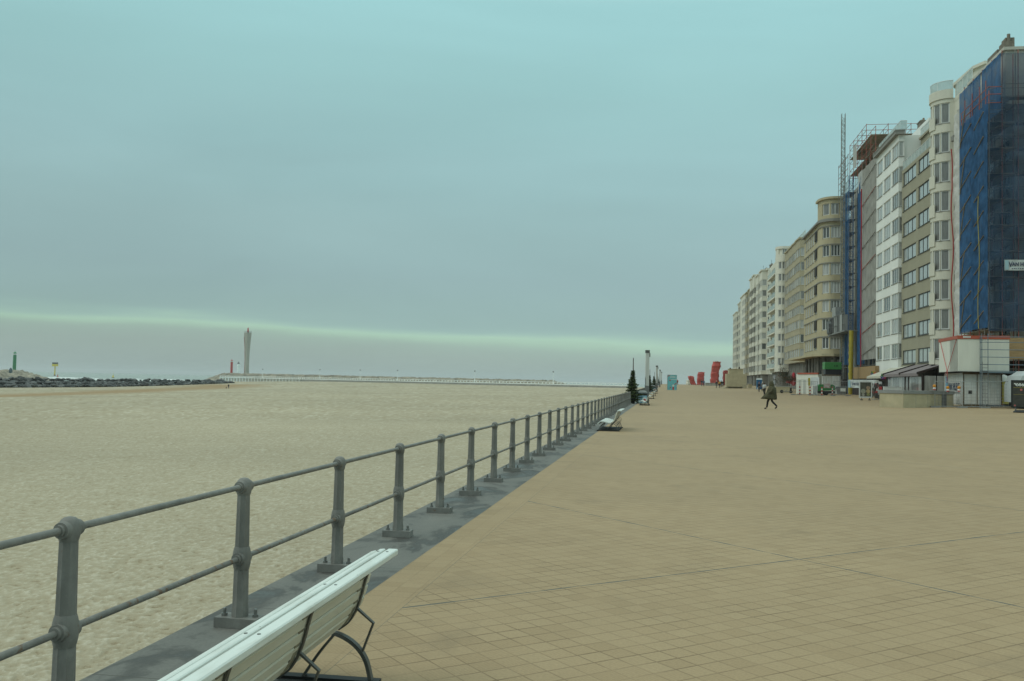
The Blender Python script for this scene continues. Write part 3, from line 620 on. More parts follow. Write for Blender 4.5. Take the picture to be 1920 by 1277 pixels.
dvd = MB(oC); dvd.box(27.5, 29.4, 105.0, 105.06, 27.35, 29.6); dvd.build('terrace_screen', M_GLASSRAIL, bC)

# --- white house
ptsD = [(27.6, 117.64), (26.95, 117.7), (26.95, 123.8), (26.95, 129.7)]
bD, oD = facade('apartment_house', 'bright white apartment house with an overhanging cornice, left of the olive house', 'apartment house', ptsD,
    rows_of(5.1, 3.005, 9, 1.80), [(.08, .62, 1), (.8, 4.0, 3), (4.8, 8.4, 3), (9.2, 12.3, 2)], 31.7, M_WHITE, M_WFRAME, zg=3.65, sill_m=M_GREYSILL, cornice=[(31.7, 32.1, .45), (32.1, 32.25, .5)],
    doors=[(118.6, 120.2, .4, 2.8, 'd'), (121.2, 123.4, .8, 2.8, 'w'), (125, 128.4, .8, 2.8, 'w')], inset_g=1.2)
glass_rail(bD, oD, [(27.9, 117.75), (27.2, 117.8), (27.2, 129.6)], 32.25, 1.2)
t = MB(oD); t.prism([(30.6, 118.8), (30.6, 129.0), (40.8, 129.0), (40.8, 118.8)], 32.1, 34.0); t.build('penthouse', M_WHITE, bD)
chimney(bD, oD, 31, 124, 34.0, h=1.0, pots=2)

# --- house behind scaffolding in the middle (seen through its nets)
ptsE = [(28.9, 129.9), (28.9, 158.2)]
bE, oE = facade('apartment_house', 'bare concrete apartment house behind grey netting and a lattice hoist', 'apartment house', ptsE,
    rows_of(4.8, 3.05, 9, 1.7), [(2, 4.4, 2), (6, 8.4, 2), (11.2, 13.4, 2), (15.2, 18.0, 1), (20, 23, 2)], 32.6, M_CONC, M_DFRAME, zg=3.8, panes=M_PANES[0], gm=M_STONE2)

# --- cream house with the round corner turret: its near end stands forward and faces along the promenade
def sx(pts, L_, x):
    for i in range(len(pts) - 1):
        if pts[i + 1][0] <= x <= pts[i][0]: return L_[i] + (pts[i][0] - x) / max(1e-6, pts[i][0] - pts[i + 1][0]) * (L_[i + 1] - L_[i])
    return L_[-1]
def sy(pts, L_, y):
    for i in range(len(pts) - 1):
        if pts[i][1] <= y <= pts[i + 1][1]: return L_[i] + (y - pts[i][1]) / max(1e-6, pts[i + 1][1] - pts[i][1]) * (L_[i + 1] - L_[i])
    return L_[-1]
ringF = [(28.3, 158.6)] + arc(26.6, 161.6, 2.0, 3.0, 0, 90, 14) + [(24.6, 163.4)]
ptsF = ringF + [(24.6, 166.2), (24.6, 178.6)]; LF = curve_len(ptsF); f_ = lambda y: sy(ptsF, LF, y); fx = lambda x: sx(ptsF, LF, x)
rowsF = rows_of(7.75, 2.99, 7, 1.85)
bF, oF = facade('apartment_house', 'cream brick apartment house with a rounded corner turret and entrance canopy', 'apartment house', ptsF,
    rowsF, [(fx(27.45), fx(25.98), 3), (fx(25.78), fx(24.88), 2), (f_(163.5), f_(165.9), 1), (f_(167.2), f_(169.0), 2), (f_(169.8), f_(171.6), 2), (f_(172.4), f_(174.2), 2), (f_(175.0), f_(176.8), 2)],
    28.3, M_BEIGE, M_WFRAME, zg=6.9, sill_m=M_GREYSILL, cornice=[(28.3, 28.55, .5), (28.55, 28.8, .3)] + [(z1 + .02, z1 + .16, .09) for z0, z1 in rowsF], gm=M_STONE2, inset_g=1.2, panes=None,
    doors=[(166.5, 168.5, .1, 3.6, 'd'), (170, 172, .8, 4.2, 'w'), (174, 176, .8, 4.2, 'w')])
tu = MB(oF); LR = curve_len(ringF); ti = offset(ringF, -.26); tu.prism(ti + [(28.2, 163.3)], 28.8, 31.9); band(tu, ringF, 28.8, 29.45, 0, -.25); band(tu, ringF, 31.3, 32.0, 0, -.25); band(tu, ringF, 32.0, 32.35, .35, -.4)
sF = lambda x: sx(ringF, LR, x)
for a, c in ((0, sF(27.3)), (sF(25.95), sF(25.75)), (sF(24.85), LR[-1])): band(tu, sub_line(ringF, LR, a, c), 29.4, 31.35, -.02, -.25)
tu.build('turret', M_BEIGE, bF)
for a, c, n in ((27.2, 26.0, 2), (25.72, 24.9, 1)): window(bF, oF, ringF, LR, sF(a), sF(c), 29.46, 1.83, n, M_WFRAME, panes=M_PANES[2])
cp = MB(oF); cp.prism([(28.3, 158.4), (26.4, 157.6), (24.6, 158.4), (23.5, 160.6), (23.3, 164), (23.3, 190), (25, 191), (27.9, 191), (27.9, 180), (27.9, 164)], 6.5, 6.88); cp.build('canopy', M_BEIGE, bF)
for z0, z1 in rowsF: rc = MB(oF); rc.box(24.5, 24.58, 163.5, 165.9, z0 + .3, z1 + .02); rc.build('balcony_shade_panel', M_DARKGAP, bF)  # flat dark panels paint the shade inside the balcony recess
for xx, yy in ((26.9, 159.6), (25.4, 160.8), (24.9, 163.5), (24.9, 166), (24.9, 169.3), (24.9, 173), (24.9, 177)): cl = MB(oF); cl.tube((xx, yy, .3), (xx, yy, 6.5), .28, 10); cl.build('column', M_STONE, bF)
gw = MB(oF); gw.box(26.3, 27.6, 159.5, 159.75, 3.6, 6.0); gw.build('ground_window', M_PANES[1], bF)

# --- tan house with stepped bays
ptsG = [(28, 202.6)]
for i in range(4): y = 202.9 + i * 6.2; ptsG += [(27.1, y), (26.9, y + 5.0), (27.9, y + 5.4)]
ptsG += [(28, 227.9)]; LG = curve_len(ptsG); g_ = lambda y: sy(ptsG, LG, y)
wG = []
for i in range(4): y = 202.9 + i * 6.2; wG += [(g_(y) - .98, g_(y) - .14, 1), (g_(y + .2), g_(y + 2.4), 2), (g_(y + 2.65), g_(y + 4.8), 2)]
bG, oG = facade('apartment_house', 'tan brick apartment house with stepped bay windows, left of the turret house', 'apartment house', ptsG,
    rows_of(7.6, 3.0, 8, 1.75), wG, 32.2, M_TAN, M_WFRAME, zg=6.6, cornice=[(32.2, 32.5, .25)], sill_m=M_TAN, gm=M_STONE, inset_g=.9, doors=[(206, 209, 1, 4.6, 'w'), (213, 216, 1, 4.6, 'w'), (220, 223, 1, 4.6, 'w')])
glass_rail(bG, oG, [(28.2, 203), (28.2, 227.5)], 32.5, 1.6)
chimney(bG, oG, 30, 222, 32.2, h=2.2)

# --- white house with a curved corner and glass balconies
ringH = [(28.5, 228.2)] + arc(26.9, 230.4, 1.6, 2.2, 0, 90, 12) + [(25.3, 231.4)]
ptsH = ringH + [(25.3, 232), (26.1, 232.1), (26.1, 249)]; LH = curve_len(ptsH); h_ = lambda y: sy(ptsH, LH, y); hx = lambda x: sx(ptsH, LH, x)
rowsH = rows_of(6.45, 2.82, 9, 1.65)
bH, oH = facade('apartment_house', 'white apartment house with a curved corner and long pale glass balconies', 'apartment house', ptsH,
    rowsH, [(hx(28.0), hx(26.5), 3), (hx(26.35), hx(25.7), 1), (h_(233), h_(239), 2), (h_(240.5), h_(247), 2)], 32.0, M_PALE, M_WFRAME, zg=4.9, sill_m=M_PALE, gm=M_STONE, panes=M_PANES[2], doors=[(236, 238, .2, 3, 'd'), (241, 245, .8, 3, 'w')])
LR2 = curve_len(ringH); sH = lambda x: sx(ringH, LR2, x); tp = MB(oH); tp.prism(offset(ringH, -.26) + [(28.4, 231.2)], 32, 33.9); band(tp, ringH, 31.98, 32.4, 0, -.25); band(tp, ringH, 33.7, 34.3, .1, -.25)
for a, c in ((0, sH(28)), (sH(26.5), sH(26.35)), (sH(25.7), LR2[-1])): band(tp, sub_line(ringH, LR2, a, c), 32.35, 33.75, -.02, -.25)
tp.build('penthouse', M_PALE, bH); window(bH, oH, ringH, LR2, sH(28), sH(26.5), 32.41, 1.28, 3, M_WFRAME, panes=M_PANES[2])
for z0, z1 in rowsH: gb = MB(oH); gb.box(25.25, 25.31, 232.2, 248.9, z0 - .5, z0 + .5); gb.box(25.31, 26.1, 232.2, 232.26, z0 - .5, z0 + .5); gb.build('balcony_glass', M_GLASSRAIL, bH)
for z0, z1 in rowsH: gs = MB(oH); gs.box(25.2, 26.08, 232.15, 249, z0 - .85, z0 - .55); gs.build('balcony_slab', M_PALE, bH)

# --- the farther houses: narrow fronts with box bays
def bays(y0, y1, n, dep, x=28, frac=.62):
    pts = [(x, y0)]; st = (y1 - y0) / n; w_ = []
    for i in range(n):
        a = y0 + st * (i + (1 - frac) / 2); c = a + st * frac; pts += [(x, a - .02), (x - dep, a + .05), (x - dep, c - .05), (x, c + .02)]
    return pts + [(x, y1)]
def bay_wins(pts, side=True):
    L_ = curve_len(pts); w_ = []
    for i in range(1, len(pts) - 1, 4):
        if side: w_.append((L_[i] + .15, L_[i + 1] - .12, 1))
        a, c = L_[i + 1], L_[i + 2]; m_ = max(1, round((c - a) / 2.4)); st = (c - a) / m_
        for k in range(m_): w_.append((a + st * k + .2, a + st * (k + 1) - .2, 2))
    return w_
far = [('pale apartment house with box bays, next left of the white curved house', 274, 297, 2, 1.5, 34.2, M_PALE, M_WFRAME, None),
       ('cream apartment house with two deep box bays, fifth from the far end', 297.4, 317, 2, 1.6, 35.4, M_PALE, M_DFRAME, None),
       ('tan apartment house with white framed bays, fourth from the far end', 317.4, 339, 2, 1.2, 33.0, M_TAN, M_WFRAME, M_PANES[2]),
       ('light apartment house with wide white framed bays, third from the far end', 339.5, 358, 0, 2.2, 33.4, M_PALE, M_WFRAME, M_PANES[2]),
       ('cream apartment house with small bays, second from the far end', 358.4, 384, 3, 1.3, 33.0, M_CREAM, M_WFRAME, None),
       ('farthest apartment house of the row, pale, with stacked narrow balconies', 384.6, 408, 3, 1.5, 30.5, M_PALE, M_WFRAME, M_PANES[2])]
for lb, y0, y1, n, dep, zt, wm, fm, pn in far:
    p = bays(y0, y1, n, dep, 28 if y0 < 350 else 28.9) if n else [(29.4, y0), (27.2, y0 + .15), (26.8, y0 + 1.2), (26.8, y1)]; nr = int((zt - 5.6) / 3.02); bw_ = bay_wins(p) if n else [(.25, 2.1, 3), (2.35, 3.2, 1), (4, 8, 2), (9.5, 13.5, 2)]
    bX, oX = facade('apartment_house', lb, 'apartment house', p, rows_of(5.8, 3.02, nr, 1.75), bw_, zt, wm, fm, zg=4.8, cornice=[(zt, zt + .35, .3)], gm=M_STONE, panes=pn, inset_g=.4 + dep * 0)
    t = MB(oX); t.prism([(30, y0 + .6), (30, y1 - 1), (40, y1 - 1), (40, y0 + .6)], zt + .01, zt + 2.2); t.build('penthouse', wm, bX)
    for k in range(3): chimney(bX, oX, 30 + random.random() * 3, y0 + (y1 - y0) * (.15 + .3 * k), zt + 2.2, h=.5 + random.random() * .8, pots=2)
    an = MB(oX); an.tube((29.5, y0 + 6, zt + .3), (29.5, y0 + 6, zt + 3.6), .04, 5); an.tube((29.5, y0 + 5.3, zt + 3.2), (29.5, y0 + 6.7, zt + 3.2), .03, 5); an.build('antenna', M_DFRAME, bX)

# --- the nearest block, behind the blue netting
ptsA = [(28.2, 83.4), (28.2, 92.6)]
bA, oA = facade('apartment_house', 'grey concrete apartment block at the right edge wrapped in blue scaffold netting', 'apartment house', ptsA,
    rows_of(6.2, 2.95, 6, 1.7), [(1.2, 3.8, 2), (5.2, 7.8, 2)], 25.2, M_CONC, M_DFRAME, zg=4.0, back=44, panes=M_PANES[0])
e = MB(oA); e.prism([(27.4, 83.0), (27.4, 92.4), (44, 92.4), (44, 83.0)], 25.2, 29.7); e.prism([(27.2, 82.8), (27.2, 92.5), (44, 92.5), (44, 82.8)], 29.7, 29.95); e.build('roof_storey', mat('pale_concrete', (.46, .44, .38), rough=.9, var=.1, scale=.6), bA)
chm = MB(oA); chm.box(27.5, 28.3, 83.6, 84.9, 29.95, 30.7); chm.box(27.7, 28.4, 83.9, 84.9, 30.7, 31.1); chm.box(27.4, 28.0, 85, 87.5, 29.95, 30.5)
for k in range(5): chm.tube((27.9, 83.8 + .5 * k, 30.4), (27.9, 83.8 + .5 * k, 31.35 - .15 * k), .14, 8)
chm.build('chimney', mat('chimney_brick', (.17, .15, .12)), bA)
for k in range(7):
    for x in (30.2, 33.4, 36.6): ew = MB(oA); ew.box(x, x + 1.7, 83.32, 83.4, 5.6 + 2.95 * k, 7.5 + 2.95 * k); ew.build('side_window', M_DARKGAP, bA)

# ================================================================== SCAFFOLDING
M_TUBE = mat('scaffold_tube', (.20, .19, .17), rough=.5, metal=.3, var=.2, scale=3)
M_RED = mat('red_scaffold_tube', (.30, .085, .06), rough=.5, var=.2, scale=3)
M_WOOD = mat('scaffold_plank', (.27, .235, .18), rough=.9, var=.25, scale=3)
M_PLY = mat('plywood_hoarding', (.30, .20, .10), rough=.85, var=.15, scale=2.5, stretch=(1, 1, 4))
M_BLUE = sheer('blue_scaffold_net', (.052, .135, .275), .85, trans=.35)
M_BLUE2 = sheer('blue_end_net_shaded', (.048, .084, .138), .58, trans=.2, var=.35, scale=.7)  # same netting; the shade on the end face is put into a darker colour
M_BLUETOP = sheer('blue_loose_net', (.03, .14, .37), .70, trans=.45, var=.3)
M_GREYNET = sheer('grey_scaffold_net', (.37, .36, .33), .93, trans=.2, var=.08, scale=.8)
M_YELLOW = mat('yellow_paint', (.38, .31, .045), rough=.5, var=.12, scale=2)
def net(mb, a, b, z0, z1, sag=.05, nx=14, nz=26):
    """hung netting from plan point a to b with shallow folds"""
    a = Vector((*a, 0)); b = Vector((*b, 0)); d = b - a; n = Vector((-d.y, d.x, 0)).normalized(); vs = []; fs = []
    for j in range(nz + 1):
        for i in range(nx + 1):
            u, v = i / nx, j / nz; zt = z1(u) if callable(z1) else z1
            off = sag * (math.sin(u * 19 + v * 5) * .5 + random.uniform(-.5, .5)) * (1 if 0 < i < nx else .2); p = a + d * u + n * off; vs.append((p.x, p.y, z0 + (zt - z0) * v))
    for j in range(nz):
        for i in range(nx): k = j * (nx + 1) + i; fs.append((k, k + 1, k + nx + 2, k + nx + 1))
    mb.add(vs, fs)
scA = thing('scaffold', 'scaffolding hung with bright blue netting around the nearest block at the right edge', 'scaffolding', (25.5, 81.3, gz(25.5, 81.3)))
oS = scA.location
tb = MB(oS); rd = MB(oS); dk = MB(oS)
for y in np.arange(81.4, 92.8, 2.45):
    for x in (26.6, 27.6): (rd if x < 27 else tb).tube((x, y, .2), (x, y, 29.2), .035, 6)
for y in np.arange(81.4, 89, 2.4):
    for x in (25.6,): rd.tube((x, y, .2), (x, y, 25.9), .035, 6)
for x in np.arange(25.6, 40, 2.2):
    for y in (81.35, 82.5): (rd if abs(x - 27.8) < .5 else tb).tube((x, y, .2), (x, y, 29.2 if x > 26.4 else 24.9), .035, 6)
for k in range(1, 13):
    z = .2 + 2.1 * k
    if z < 29:
        for zz in (z, z + 1.0):
            tb.tube((26.0, 82.5, zz), (39.5, 82.5, zz), .026, 5); tb.tube((25.6 if z < 24 else 26.5, 81.35, zz), (39.5, 81.35, zz), .026, 5)
            tb.tube((26.6, 81.4, zz), (26.6, 92.6, zz), .026, 5)
        dk.box(25.7 if z < 24 else 26.6, 39.5, 81.5, 82.4, z - .05, z); dk.box(26.65, 27.55, 82.6, 92.4, z - .05, z)
        if z < 24: dk.box(25.65, 26.55, 81.5, 88.6, z - .05, z)
    if k % 2: tb.tube((28, 81.4, z), (32.4, 81.4, z + 2.1), .03, 5)
    else: tb.tube((32.4, 81.4, z + 2.1), (36.8, 81.4, z), .03, 5)
    if k % 2: dk.beam((29.6, 82.0, z), (31.8, 82.0, z + 2.1), .5, .06)
tb.build('tube_frame', M_TUBE, scA); rd.build('red_tube_frame', M_RED, scA); dk.build('deck', M_WOOD, scA)
br = MB(oS)
for k in range(0, 9):
    z = 6.9 + 2.05 * k; br.tube((25.42, 88.5, z), (25.42, 85.4, z + 1.0), .045, 6)
    if k % 2 == 0: br.tube((25.42, 88.5, z - .4), (25.42, 87.1, z + 2.6), .045, 6)
    br.tube((25.42, 84.6, z + .2), (25.42, 82.2, z + 1.1), .045, 6)
br.build('brace', mat('worn_brace', (.19, .165, .12), rough=.7, var=.3, scale=4), scA)
nb = MB(oS); net(nb, (25.47, 88.7), (25.47, 81.3), 6.6, lambda u: 24.9); nb.build('net', M_BLUE, scA)
nt2 = MB(oS); net(nt2, (26.5, 92.4), (26.5, 88.75), 6.6, 28.9); net(nt2, (26.52, 88.74), (26.5, 86.4), 24.6, 28.95); net(nt2, (26.48, 86.0), (26.5, 81.35), lambda_z := 24.2, lambda u: 29.0, nz=10); nt2.build('net', M_BLUE, scA)
ne = MB(oS); net(ne, (25.5, 81.25), (40, 81.25), 6.3, 24.8, sag=.08, nx=20); net(ne, (26.52, 81.25), (40, 81.25), 24.8, 28.9, sag=.06, nx=18, nz=6); ne.build('net', M_BLUE2, scA)
yr = MB(oS); yr.path([(25.36, 83.2 + .2 * math.sin(k * .9), 6.6 + k * 1.1) for k in range(11)], .03, 6); yr.build('rope', M_YELLOW, scA)
gr = MB(oS)
for z in (24.9, 25.6, 26.2): gr.tube((25.55, 81.4, z), (25.55, 88.7, z - .2), .035, 6); gr.tube((25.55, 81.4, z), (26.55, 81.4, z), .035, 6)
for y in (82, 83.6, 85.5, 87.5): gr.tube((25.55, y, 23.8), (25.55, y, 26.9), .035, 6)
gr.build('guard_rail', M_RED, scA)
# banner on the end netting
bn = thing('banner', 'white banner with navy lettering tied to the blue netting', 'banner', (26.66, 81.1, 11.2))
b_ = MB(bn.location); vs = []; 
net(b_, (26.66, 81.1), (29.6, 81.1), 11.18, 12.04, sag=.03, nx=16, nz=5); b_.build('cloth', mat('white_banner_cloth', (.46, .49, .48), rough=.8, var=.06, scale=2), bn)
M_NAVY = mat('navy_lettering', (.03, .04, .08), rough=.7); M_LBLUE = mat('light_blue_print', (.28, .42, .47), rough=.7)
put_text('V', .62, M_NAVY, bn, (.30, -.05, .26), (R(90), 0, 0), .012, .8); put_text('AN HUELE', .44, M_NAVY, bn, (.56, -.05, .33), (R(90), 0, 0), .012, .8)
st = MB(bn.location); st.box(26.69, 26.96, 81.04, 81.05, 11.24, 12.0); st.build('print_stripe', M_LBLUE, bn)
ul = MB(bn.location)
for k in range(14): ul.box(27.2 + k * .15, 27.2 + k * .15 + random.uniform(.06, .12), 81.04, 81.05, 11.30, 11.36)
ul.build('small_print', M_NAVY, bn)
# quilted sheet and red hose on the white house
qs = thing('insulation_sheet', 'crumpled white sheet hanging full height between the white bay house and the blue netting', 'sheet', (27.6, 94, .4))
q_ = MB(qs.location); net(q_, (27.75, 98.4), (27.6, 92.6), 6.0, 28.6, sag=.35, nx=10, nz=60); q_.build('sheet', mat('white_quilt', (.50, .49, .46), rough=.8, var=.12, scale=3), qs, True)
rh = MB((27.3, 96, 5)); rh.path([(27.4 + .1 * math.sin(k * .8), 97.9 + .25 * (k < 4) - .012 * k, 25.2 - k * 1.0) for k in range(20)], .06, 8); tag(rh.build('hose', mat('red_hose', (.32, .03, .03), rough=.4)), 'red hose hanging down beside the crumpled white sheet', 'hose')

scE = thing('scaffold', 'scaffolding with grey netting and red tube platforms rising above the roofs', 'scaffolding', (27, 140, gz(27, 140))); oS = scE.location
g = MB(oS); net(g, (27.0, 139.2), (27.0, 129.85), 5.4, lambda u: 32.2, sag=.10, nx=18, nz=30); g.build('net', M_GREYNET, scE)
g = MB(oS); net(g, (27.0, 142.4), (27.05, 139.3), 4.8, lambda u: 30.0 + u * 2.4, nx=6); net(g, (27.0, 153.6), (27.0, 149.4), 5, 31.5, nx=8); g.build('net', M_BLUE, scE); g = MB(oS); net(g, (28.3, 149.3), (28.3, 143.6), 5, 31, nx=8); g.build('net', M_BLUE, scE)
tb = MB(oS); rd = MB(oS); dk = MB(oS)
for y in np.arange(130, 154.5, 2.4):
    for x in (27.1, 28.2): tb.tube((x, y, .4), (x, y, 33.2), .04, 5)
for k in range(1, 16):
    z = .5 + 2.05 * k
    for x in (27.1, 28.2): tb.tube((x, 129.9, z), (x, 154, z), .03, 5)
    dk.box(27.15, 28.15, 130, 142.5, z - .05, z); dk.box(27.15, 28.15, 149.5, 154, z - .05, z)
for k in range(10): (rd if k % 3 == 1 else tb).tube((26.9, 138.9, 6 + k * 3.0), (26.9, 130.0, 6.1 + k * 3.0 + 1.0), .05, 6)
for y in np.arange(131, 151, 3.0):
    for x in (27.1, 30, 33): (rd if random.random() < .7 else tb).tube((x, y, 32), (x, y, 38.3 if y > 134 else 36.4), .04, 5)
for z in (33.2, 34.2, 35.4, 36.4, 37.4, 38.2):
    for x in (27.1, 30, 33): (rd if random.random() < .6 else tb).tube((x, 137 if z > 36.5 else 131, z), (x, 149, z), .035, 5)
    for y in (137, 140, 143, 146, 149): (rd if random.random() < .6 else tb).tube((27.1, y, z), (33 if z < 37 else 36, y, z), .035, 5)
dk.box(27.1, 33, 134, 149, 36.0, 36.06); dk.box(27.1, 33, 131, 149, 33.5, 33.56); rd.box(27.05, 27.1, 137, 137.1, 33.2, 33.5)
for k in range(6): tb.tube((27.1, 137 + 2 * k, 33.5), (30, 137 + 2 * k, 36), .03, 5)
for z in (34, 35, 36.8): rd.tube((27, 150, z), (27, 158, z), .04, 5)
for y in (150, 152, 154, 156, 158): tb.tube((27, y, 28), (27, y, 37.2), .04, 5)
for z in (32, 33, 35.6, 37): tb.tube((27, 149, z), (27, 158, z), .03, 5)
tb.build('tube_frame', M_TUBE, scE); rd.build('red_tube_frame', M_RED, scE); dk.build('deck', M_WOOD, scE)
M_GSH = mat('grey_sheeting', (.36, .36, .34), rough=.8); sh = MB(oS); net(sh, (27.0, 146), (27.0, 143.3), 33.8, 37.2, nx=5, nz=6); sh.build('sheet', M_GSH, scE); sh = MB(oS); net(sh, (27.02, 142.2), (27.02, 139.3), 29.5, 32.4, nx=5, nz=6); sh.build('sheet', mat('grey_sheeting', (.36, .36, .34), rough=.8), scE)
def lattice(mb, x, y, z0, z1, w_=.62, r=.035):
    c = [(x - w_ / 2, y - w_ / 2), (x + w_ / 2, y - w_ / 2), (x + w_ / 2, y + w_ / 2), (x - w_ / 2, y + w_ / 2)]
    for p in c: mb.tube((*p, z0), (*p, z1), r, 5)
    z = z0; k = 0; st = w_ * 1.15
    while z + st <= z1:
        for i in range(4):
            a, b = c[i], c[(i + 1) % 4]; mb.tube((*a, z), (*b, z), r * .7, 4); mb.tube((*(a if k % 2 else b), z), (*(b if k % 2 else a), z + st), r * .7, 4)
        z += st; k += 1
hm = thing('hoist_mast', 'slim grey lattice mast rising high above the roofs beside the grey netted scaffolding', 'hoist mast', (26.4, 150.6, gz(26, 150))); l = MB(hm.location); lattice(l, 26.4, 150.6, .6, 43.6, .52, .04); l.build('mast', mat('galvanised_lattice', (.24, .24, .22), rough=.5, metal=.3), hm)
for z in (10, 18, 27): 
    t = MB(hm.location); t.tube((26.8, 150.6, z), (29, 150.6, z), .05, 5); t.build('wall_tie', M_TUBE, hm)
h2 = thing('hoist', 'dark lattice hoist with a grey work platform and motor before the concrete house', 'hoist', (26.3, 143.4, gz(26, 143))); l = MB(h2.location); lattice(l, 26.3, 143.4, .6, 32.5, .62, .03); l.build('mast', mat('dark_lattice', (.05, .10, .20), rough=.5), h2)
l = MB(h2.location); l.box(25.2, 27, 142, 156.4, 9.6, 9.8)
for y in np.arange(142, 156.4, 2.0): l.tube((25.25, y, 9.8), (25.25, y, 12.3), .05, 5)
for z in (10.8, 12.3): l.tube((25.25, 142, z), (25.25, 156.3, z), .05, 5)
l.build('platform', mat('platform_steel', (.17, .17, .16), rough=.6), h2)
l = MB(h2.location); M_SHEET = mat('grey_sheet_metal', (.27, .27, .255), rough=.5, var=.1)
for bx in ((25.3, 26.9, 149.2, 151.4, 9.82, 12.4), (25.2, 26.9, 144, 145.8, 9.82, 12.2), (25.8, 26.8, 153, 156, 12.3, 14.0)): l = MB(h2.location); l.box(*bx); l.build('cage', M_SHEET, h2)
l = MB(h2.location); l.box(25.1, 26.4, 152.6, 156.4, 9.9, 11.9); l.lathe([(.45, 0), (.5, .1), (.4, .15)], (25.8, 152.5, 10.9), 'Y', 14); l.box(24.85, 25.15, 153, 155, 10.0, 11.4); l.tube((24.9, 153, 12.0), (26.4, 153, 12.1), .28, 8); l.build('motor', mat('motor_housing', (.10, .10, .10), rough=.5, var=.4, scale=2), h2)
hs = MB((26.85, 139.4, .5)); hs.path([(26.72, 138.2 + .1 * math.sin(k), 29.4 - k) for k in range(28)], .075, 8); tag(hs.build('hose', mat('crimson_hose', (.36, .02, .022), rough=.4)), 'crimson hose hanging along the edge of the grey netting', 'hose')
cg = gp(1595.5, 138); ch = thing('debris_chute', 'bright yellow rubble chute of stacked tubes under the hoist platform', 'debris chute', cg)
c_ = MB()
for k in range(9): c_.tube((-.01 * k, 0, 9.0 - .98 * k), (-.01 * k, 0, 7.96 - .98 * k), .34, 14, .27)
c_.build('tube', M_YELLOW, ch, 50); c_ = MB()
for k in range(9): c_.tube((-.33, -.1, 9.0 - .98 * k), (-.33, -.1, 8.0 - .98 * k), .03, 5)
c_.build('chain', M_TUBE, ch)

# ================================================================== BENCHES
M_BWHITE = mat('white_bench_paint', (.61, .64, .60), rough=.42, var=.05, scale=6, spec=.45, stretch=(1, .15, 1))
def chipped(m):
    nt = m.node_tree; N = nt.nodes.new; L = nt.links.new; b = nt.nodes['Principled BSDF']; src = b.inputs['Base Color'].links[0].from_socket; g = N('ShaderNodeTexCoord')
    for scale, lo, hi, c_, amt, st in ((38, .67, .70, (.16, .14, .11), .85, (1, .6, 1)), (5, .50, .72, (.40, .40, .34), .6, (3, .5, 3))):
        mp = N('ShaderNodeMapping'); mp.inputs['Scale'].default_value = st; L(g.outputs['Object'], mp.inputs[0]); n = N('ShaderNodeTexNoise'); n.inputs['Scale'].default_value = scale; n.inputs['Detail'].default_value = 6; n.inputs['Roughness'].default_value = .65; L(mp.outputs[0], n.inputs[0])
        r = N('ShaderNodeMapRange'); r.inputs[1].default_value = lo; r.inputs[2].default_value = hi; r.inputs[3].default_value = 0; r.inputs[4].default_value = amt; L(n.outputs[0], r.inputs[0]); x = N('ShaderNodeMix'); x.data_type = 'RGBA'; L(r.outputs[0], x.inputs[0]); L(src, x.inputs[6]); x.inputs[7].default_value = (*c_, 1); src = x.outputs[2]
    L(src, b.inputs['Base Color'])
chipped(M_BWHITE)
M_BBACK = mat('grimy_shaded_bench_paint', (.66, .63, .53), rough=.5, c2=(.53, .495, .39), scale=3.2, stretch=(2.5, .4, 1))  # grime, with the warm shade of the backrest's underside put into the colour
M_BLEG = mat('bench_leg_steel', (.11, .11, .10), rough=.5, metal=.3, var=.2, scale=6)
M_BBASE = mat('black_base_steel', (.022, .022, .021), rough=.6)
def smooth(pts, n=6):
    out = []
    P = [Vector(p) for p in pts]; P = [P[0] * 2 - P[1]] + P + [P[-1] * 2 - P[-2]]
    for i in range(1, len(P) - 2):
        for k in range(n):
            t = k / n; out.append(.5 * ((2 * P[i]) + (-P[i - 1] + P[i + 1]) * t + (2 * P[i - 1] - 5 * P[i] + 4 * P[i + 1] - P[i + 2]) * t * t + (-P[i - 1] + 3 * P[i] - 3 * P[i + 1] + P[i + 2]) * t ** 3))
    out.append(P[-2]); return out
BL = 2.62
FR = (.11, .91, 1.71, 2.51)
def slat(mb, c, d, wd, th, y0=0, y1=BL, c4=.006):
    """one slat: centre c=(x,z), direction d across its width, chamfered edges"""
    d = Vector(d).normalized(); n = Vector((-d.y, d.x)); c = Vector(c); a, b = wd / 2, th / 2
    sec = [(-a, -b + c4), (-a + c4, -b), (a - c4, -b), (a, -b + c4), (a, b - c4), (a - c4, b), (-a + c4, b), (-a, b - c4)]
    ring = lambda y: [((c + d * p + n * q).x, y, (c + d * p + n * q).y) for p, q in sec]
    mb.loft([ring(y0), ring(y1)])
